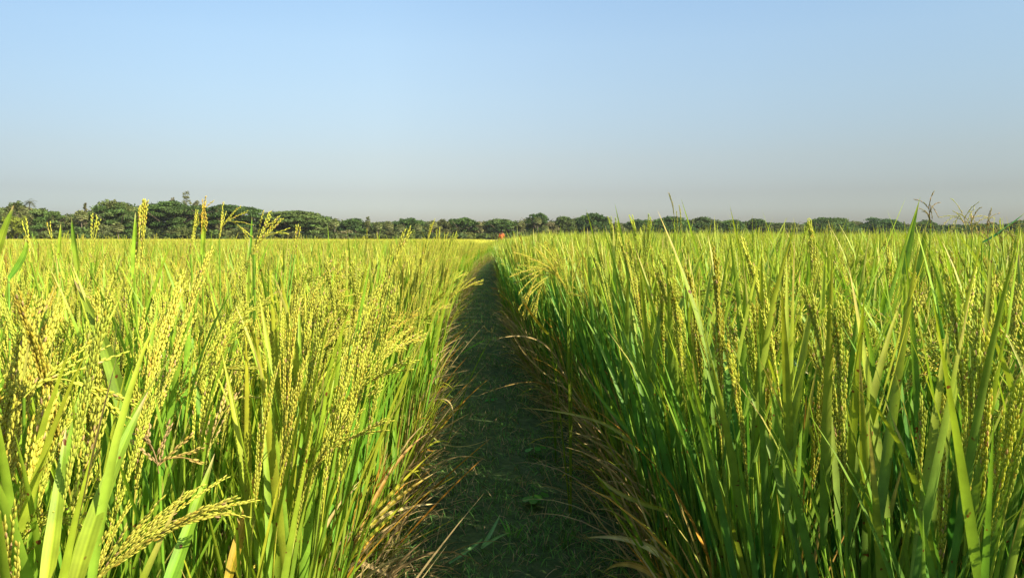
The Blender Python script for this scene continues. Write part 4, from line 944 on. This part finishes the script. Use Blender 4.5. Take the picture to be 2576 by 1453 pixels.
NAMES = {'rain': ('rain_tree', 'tree'), 'dome': ('broadleaf_tree', 'tree'), 'bush': ('bush', 'bush'), 'feather': ('slender_tree', 'tree'), 'fan': ('fan_palm', 'palm tree'), 'palm': ('coconut_palm', 'palm tree')}
def D_at(px): return 250 + (px / 2576) * 150
TREES = [  # kind, px, top py, width px, options, label
 ('dome', 2, 527, 80, dict(col=MID, col2=OLIVE), 'mid green tree cut by the left edge of the photo'),
 ('dome', 42, 510, 76, dict(col=DARK, col2=OLIVE), 'dark domed tree left of the tall coconut palm'),
 ('palm', 78, 497, 34, dict(), 'tall coconut palm standing above the trees at far left'),
 ('bush', 58, 519, 34, dict(col=PALE * .8, col2=OLIVE, dd=-4), 'pale olive bushy crown just under the tall coconut palm'),
 ('rain', 106, 527, 112, dict(col=DARK, col2=MID), 'rain tree sloping down to the right of the coconut palm'),
 ('bush', 42, 540, 50, dict(col=YGRN, col2=YGRN, dd=-8), 'yellow green rounded bush low at far left'),
 ('fan', 15, 557, 34, dict(dd=-8), 'fan palm with pale hanging fronds low at the left edge'),
 ('bush', 92, 560, 50, dict(col=MID, col2=DARK, dd=-8), 'grey green bush under the left rain tree'),
 ('dome', 165, 544, 70, dict(col=MID, col2=OLIVE), 'low tree in the dip between the two left hills of foliage'),
 ('fan', 206, 526, 36, dict(dd=-3), 'pale fan palm at the right side of the dip in the left treeline'),
 ('feather', 217, 515, 18, dict(col=BROWN, col2=PALE * .7, dd=2), 'almost bare wispy tree behind the palm in the left dip'),
 ('dome', 290, 507, 140, dict(col=DARK, col2=OLIVE, dd=3), 'big domed tree with a brownish olive top, left part of treeline'),
 ('rain', 300, 524, 100, dict(col=DARK, col2=MID, dd=-3), 'layered dark tree in front of the brownish topped dome'),
 ('bush', 266, 560, 44, dict(col=PALE * .75, col2=OLIVE, dd=-8), 'pale palm scrub at the field edge below the big left dome'),
 ('fan', 297, 557, 32, dict(col=PALE * .85, dd=-9), 'short fan palm at the field edge below the big left dome'),
 ('rain', 428, 510, 175, dict(col=DARK, col2=MID), 'widest layered rain tree with pale forked trunk showing'),
 ('bush', 384, 503, 24, dict(col=OLIVE, col2=PALE * .7, dd=5), 'small olive crown poking above the widest rain tree'),
 ('feather', 437, 503, 30, dict(col=BROWN, col2=BROWN, dd=6), 'brown wispy tree top behind the widest rain tree'),
 ('feather', 471, 486, 48, dict(col=OLIVE * 1.1, col2=PALE * .7, dd=8), 'tallest feathery pale tree of the whole treeline'),
 ('feather', 495, 508, 44, dict(col=OLIVE, col2=BROWN, dd=8), 'feathery olive tree leaning on the right of the tallest one'),
 ('rain', 575, 517, 190, dict(col=DARK, col2=DEEP), 'dark rain tree sloping right beside the tallest feathery tree'),
 ('feather', 551, 526, 36, dict(col=OLIVE, col2=BROWN, dd=-6), 'olive brown slender tree in front of the sloping rain tree'),
 ('bush', 610, 566, 60, dict(col=OLIVE, col2=MID, dd=-7), 'olive scrub under the sloping dark rain tree'),
 ('rain', 740, 532, 190, dict(col=DARK, col2=MID, dome=1.1), 'broad rain tree with tiered crown above three fan palms'),
 ('rain', 690, 536, 90, dict(col=DARK, col2=DEEP, dd=5), 'rounded left shoulder of foliage beside the tiered rain tree'),
 ('fan', 773, 545, 26, dict(dd=-7), 'tallest of the fan palms in front of the tiered rain tree'),
 ('fan', 795, 557, 24, dict(dd=-8), 'middle fan palm in front of the tiered rain tree'),
 ('fan', 842, 549, 26, dict(dd=-6), 'fan palm at the right end of the tiered rain tree'),
 ('bush', 862, 573, 46, dict(col=OLIVE, col2=BROWN, dd=-8), 'olive scrub mound right of the three fan palms'),
 ('dome', 888, 548, 80, dict(), 'dark rounded tree between tiered rain tree and palm cluster'),
 ('feather', 926, 548, 24, dict(col=OLIVE, col2=OLIVE, dd=-3), 'upright olive tree right of the dark rounded one'),
 ('fan', 950, 556, 26, dict(dd=-5), 'leftmost fan palm of the pale palm cluster'),
 ('fan', 978, 554, 28, dict(dd=-5), 'centre fan palm of the pale palm cluster'),
 ('fan', 1007, 562, 26, dict(dd=-7), 'low fan palm at the right of the pale palm cluster'),
 ('bush', 985, 573, 50, dict(col=MID, col2=OLIVE, dd=-8), 'green bush under the pale palm cluster'),
 ('rain', 1028, 550, 88, dict(col=DEEP, col2=DARK, dd=4), 'flat topped dark rain tree behind the pale palm cluster'),
 ('fan', 1052, 561, 24, dict(dd=-4), 'fan palm under the flat topped dark rain tree'),
 ('bush', 1028, 573, 28, dict(col=YGRN, col2=YGRN, dd=-9), 'bright yellow green bush below the flat topped rain tree'),
 ('bush', 1064, 574, 40, dict(col=DARK, col2=MID, dd=-6), 'dark green bush left of the tall single fan palm'),
 ('fan', 1088, 552, 26, dict(dd=-7), 'tall single fan palm with pale trunk left of the walker'),
 ('dome', 1114, 553, 60, dict(col=OLIVE, col2=MID), 'olive rounded tree right of the tall single fan palm'),
 ('rain', 1162, 547, 84, dict(col=DEEP, col2=DARK), 'layered rain tree behind the little date palm'),
 ('palm', 1148, 571, 24, dict(col=OLIVE * 1.2, dd=-10), 'little date palm standing alone at the field edge'),
 ('bush', 1178, 582, 38, dict(col=YGRN * .8, col2=OLIVE, dd=-10), 'feathery green bush right of the little date palm'),
 ('bush', 1216, 586, 28, dict(col=YGRN * .8, col2=MID, dd=-10), 'small round bush just left of the walker'),
 ('dome', 1208, 556, 44, dict(col=OLIVE, col2=BROWN, dd=2), 'brownish olive tree behind the small round bush'),
 ('rain', 1258, 550, 92, dict(col=DARK, col2=MID), 'rain tree directly behind the walker in orange'),
 ('bush', 1311, 551, 30, dict(col=PALE * .8, col2=OLIVE, dd=-3), 'pale olive crown right of the walker'),
 ('rain', 1352, 537, 68, dict(col=DEEP, col2=DARK, dome=1.3), 'pointed dark rain tree with a fan palm in front'),
 ('fan', 1352, 544, 24, dict(dd=-6), 'upper fan palm in front of the pointed dark tree'),
 ('fan', 1371, 565, 22, dict(dd=-9), 'lower fan palm right of the pointed dark tree'),
 ('bush', 1392, 557, 42, dict(col=OLIVE, col2=BROWN, dd=-4), 'brownish olive bush between the pointed and the domed tree'),
 ('dome', 1421, 545, 66, dict(col=DARK, col2=MID), 'domed tree with a brown dead twig top'),
 ('dome', 1487, 535, 110, dict(col=DEEP, col2=DARK), 'largest dark dome right of the walker'),
 ('fan', 1496, 562, 22, dict(dd=-8), 'lone pale fan palm in front of the largest dark dome'),
 ('bush', 1556, 557, 34, dict(col=OLIVE, col2=PALE * .6, dd=-2), 'small pale olive tree at the dip right of the largest dome'),
 ('dome', 1605, 553, 84, dict(col=DEEP, col2=DARK), 'dark low tree right of the dip'),
 ('dome', 1688, 546, 120, dict(col=DEEP, col2=DARK), 'wide dark tree behind the tall wild grass stalks'),
 ('dome', 1772, 547, 90, dict(col=DEEP, col2=MID), 'rounded dark tree right of the tall wild grass stalks'),
 ('dome', 1838, 553, 90, dict(col=DEEP, col2=DARK), 'low dark tree third from the wild grass stalks'),
 ('rain', 1902, 552, 74, dict(col=DEEP, col2=DARK), 'dark tree with a ragged flat top, right part of treeline'),
 ('dome', 1978, 560, 110, dict(col=DEEP, col2=OLIVE), 'low hill of foliage with a pale patch, right part of treeline'),
 ('dome', 2085, 548, 150, dict(col=DEEP, col2=DARK), 'broadest dark dome in the right part of the treeline'),
 ('dome', 2216, 551, 120, dict(col=DEEP, col2=DARK), 'dark dome left of the tall pointed rice leaf'),
 ('dome', 2325, 556, 90, dict(col=DEEP, col2=DARK), 'dark dome behind the brown drooping seed head'),
 ('dome', 2402, 564, 90, dict(col=DEEP, col2=DARK), 'lowest dark tree behind the pale arching grass heads'),
 ('dome', 2480, 561, 100, dict(col=DEEP, col2=DARK), 'dark tree behind the thin purplish grass heads'),
 ('dome', 2565, 555, 90, dict(col=DEEP, col2=DARK), 'dark rounded tree at the right edge of the photo')]
FN = {'rain': rain_tree, 'dome': dome_tree, 'bush': bush, 'feather': feather_tree, 'fan': fan_palm, 'palm': feather_palm}
for i, (kind, px, py, wpx, o, lab) in enumerate(TREES):
    o = dict(o); d = D_at(px) + o.pop('dd', 0); r = np.random.default_rng(900 + i)
    p = at(px, HORIZ, d); h = (HORIZ - py) / FPX * d + 1.0; w = wpx / FPX * d
    tr, cr = FN[kind](h, w, r, **o)
    nm, cat = NAMES[kind]; t = thing(nm, lab, cat, (p.x, p.y, 0))
    link('trunk', tr.mesh('trunk', M_BARK), t); link('crown', cr.mesh('crown', M_TREE, False), t)
# undergrowth that closes the gaps between and behind the trunks
SKX = [-300, 0, 40, 78, 105, 150, 165, 200, 220, 260, 290, 370, 430, 500, 560, 600, 644, 660, 690, 740, 800, 840, 850, 888, 920, 1000, 1028, 1060, 1110, 1160, 1200, 1255, 1300, 1350, 1385, 1420, 1450, 1487, 1530, 1556, 1600, 1690, 1800, 1900, 1990, 2010, 2085, 2160, 2218, 2290, 2325, 2370, 2480, 2576, 2900]
SKY_ = [520, 530, 512, 524, 528, 543, 544, 530, 532, 512, 508, 515, 512, 512, 518, 524, 540, 545, 535, 532, 540, 553, 556, 549, 556, 556, 551, 558, 554, 549, 557, 551, 556, 540, 552, 546, 548, 537, 558, 560, 553, 547, 552, 553, 562, 565, 549, 556, 551, 560, 558, 566, 563, 557, 555]
mb = MB(); r = np.random.default_rng(5)
for px in np.arange(-280, 2880, 8):
    d = D_at(px) + 12 + r.uniform(-5, 6); p = at(px, HORIZ, d); hh = ((HORIZ - np.interp(px, SKX, SKY_)) / FPX * d + 1) * r.uniform(.84, .98)
    lob = [((p.x + r.normal(0, 1.5), p.y + r.normal(0, 2) - (19 if u < .3 else 0), hh * u), (2.6, 2.2, hh * .17), r.uniform(0, 9)) for u in (.07, .22, .40, .62, .83)]
    crown_lobes(mb, lob, lerp(DEEP, DARK, r.random()), r, .6, .9, lerp(MID, OLIVE, r.random()), .3)
tag(link('far_wood', mb.mesh('far_wood', M_TREE, False)), 'dark undergrowth closing the gaps between the far trees', 'woodland', None, 'stuff')

# ------------------------------------------------------------------ the evening air over the fields
hm, hn, hl = new_mat('haze_air'); ho = hn.new('ShaderNodeOutputMaterial'); hv = hn.new('ShaderNodeVolumePrincipled')
hv.inputs['Color'].default_value = (.86, .92, 1.0, 1); hv.inputs['Density'].default_value = 0.00007; hv.inputs['Anisotropy'].default_value = 0.0
hl.new(hv.outputs[0], ho.inputs['Volume'])
hb = MB(); V = [(x, y, z) for z in (-1.0, 30.0) for y in (-90.0, 700.0) for x in (-620.0, 620.0)]
hb.add(V, [(0, 2, 3, 1), (4, 5, 7, 6), (0, 1, 5, 4), (2, 6, 7, 3), (0, 4, 6, 2), (1, 3, 7, 5)])
tag(link('haze', hb.mesh('haze', hm, False)), 'thin pale haze hanging over the fields and far trees', 'haze', None, 'stuff')
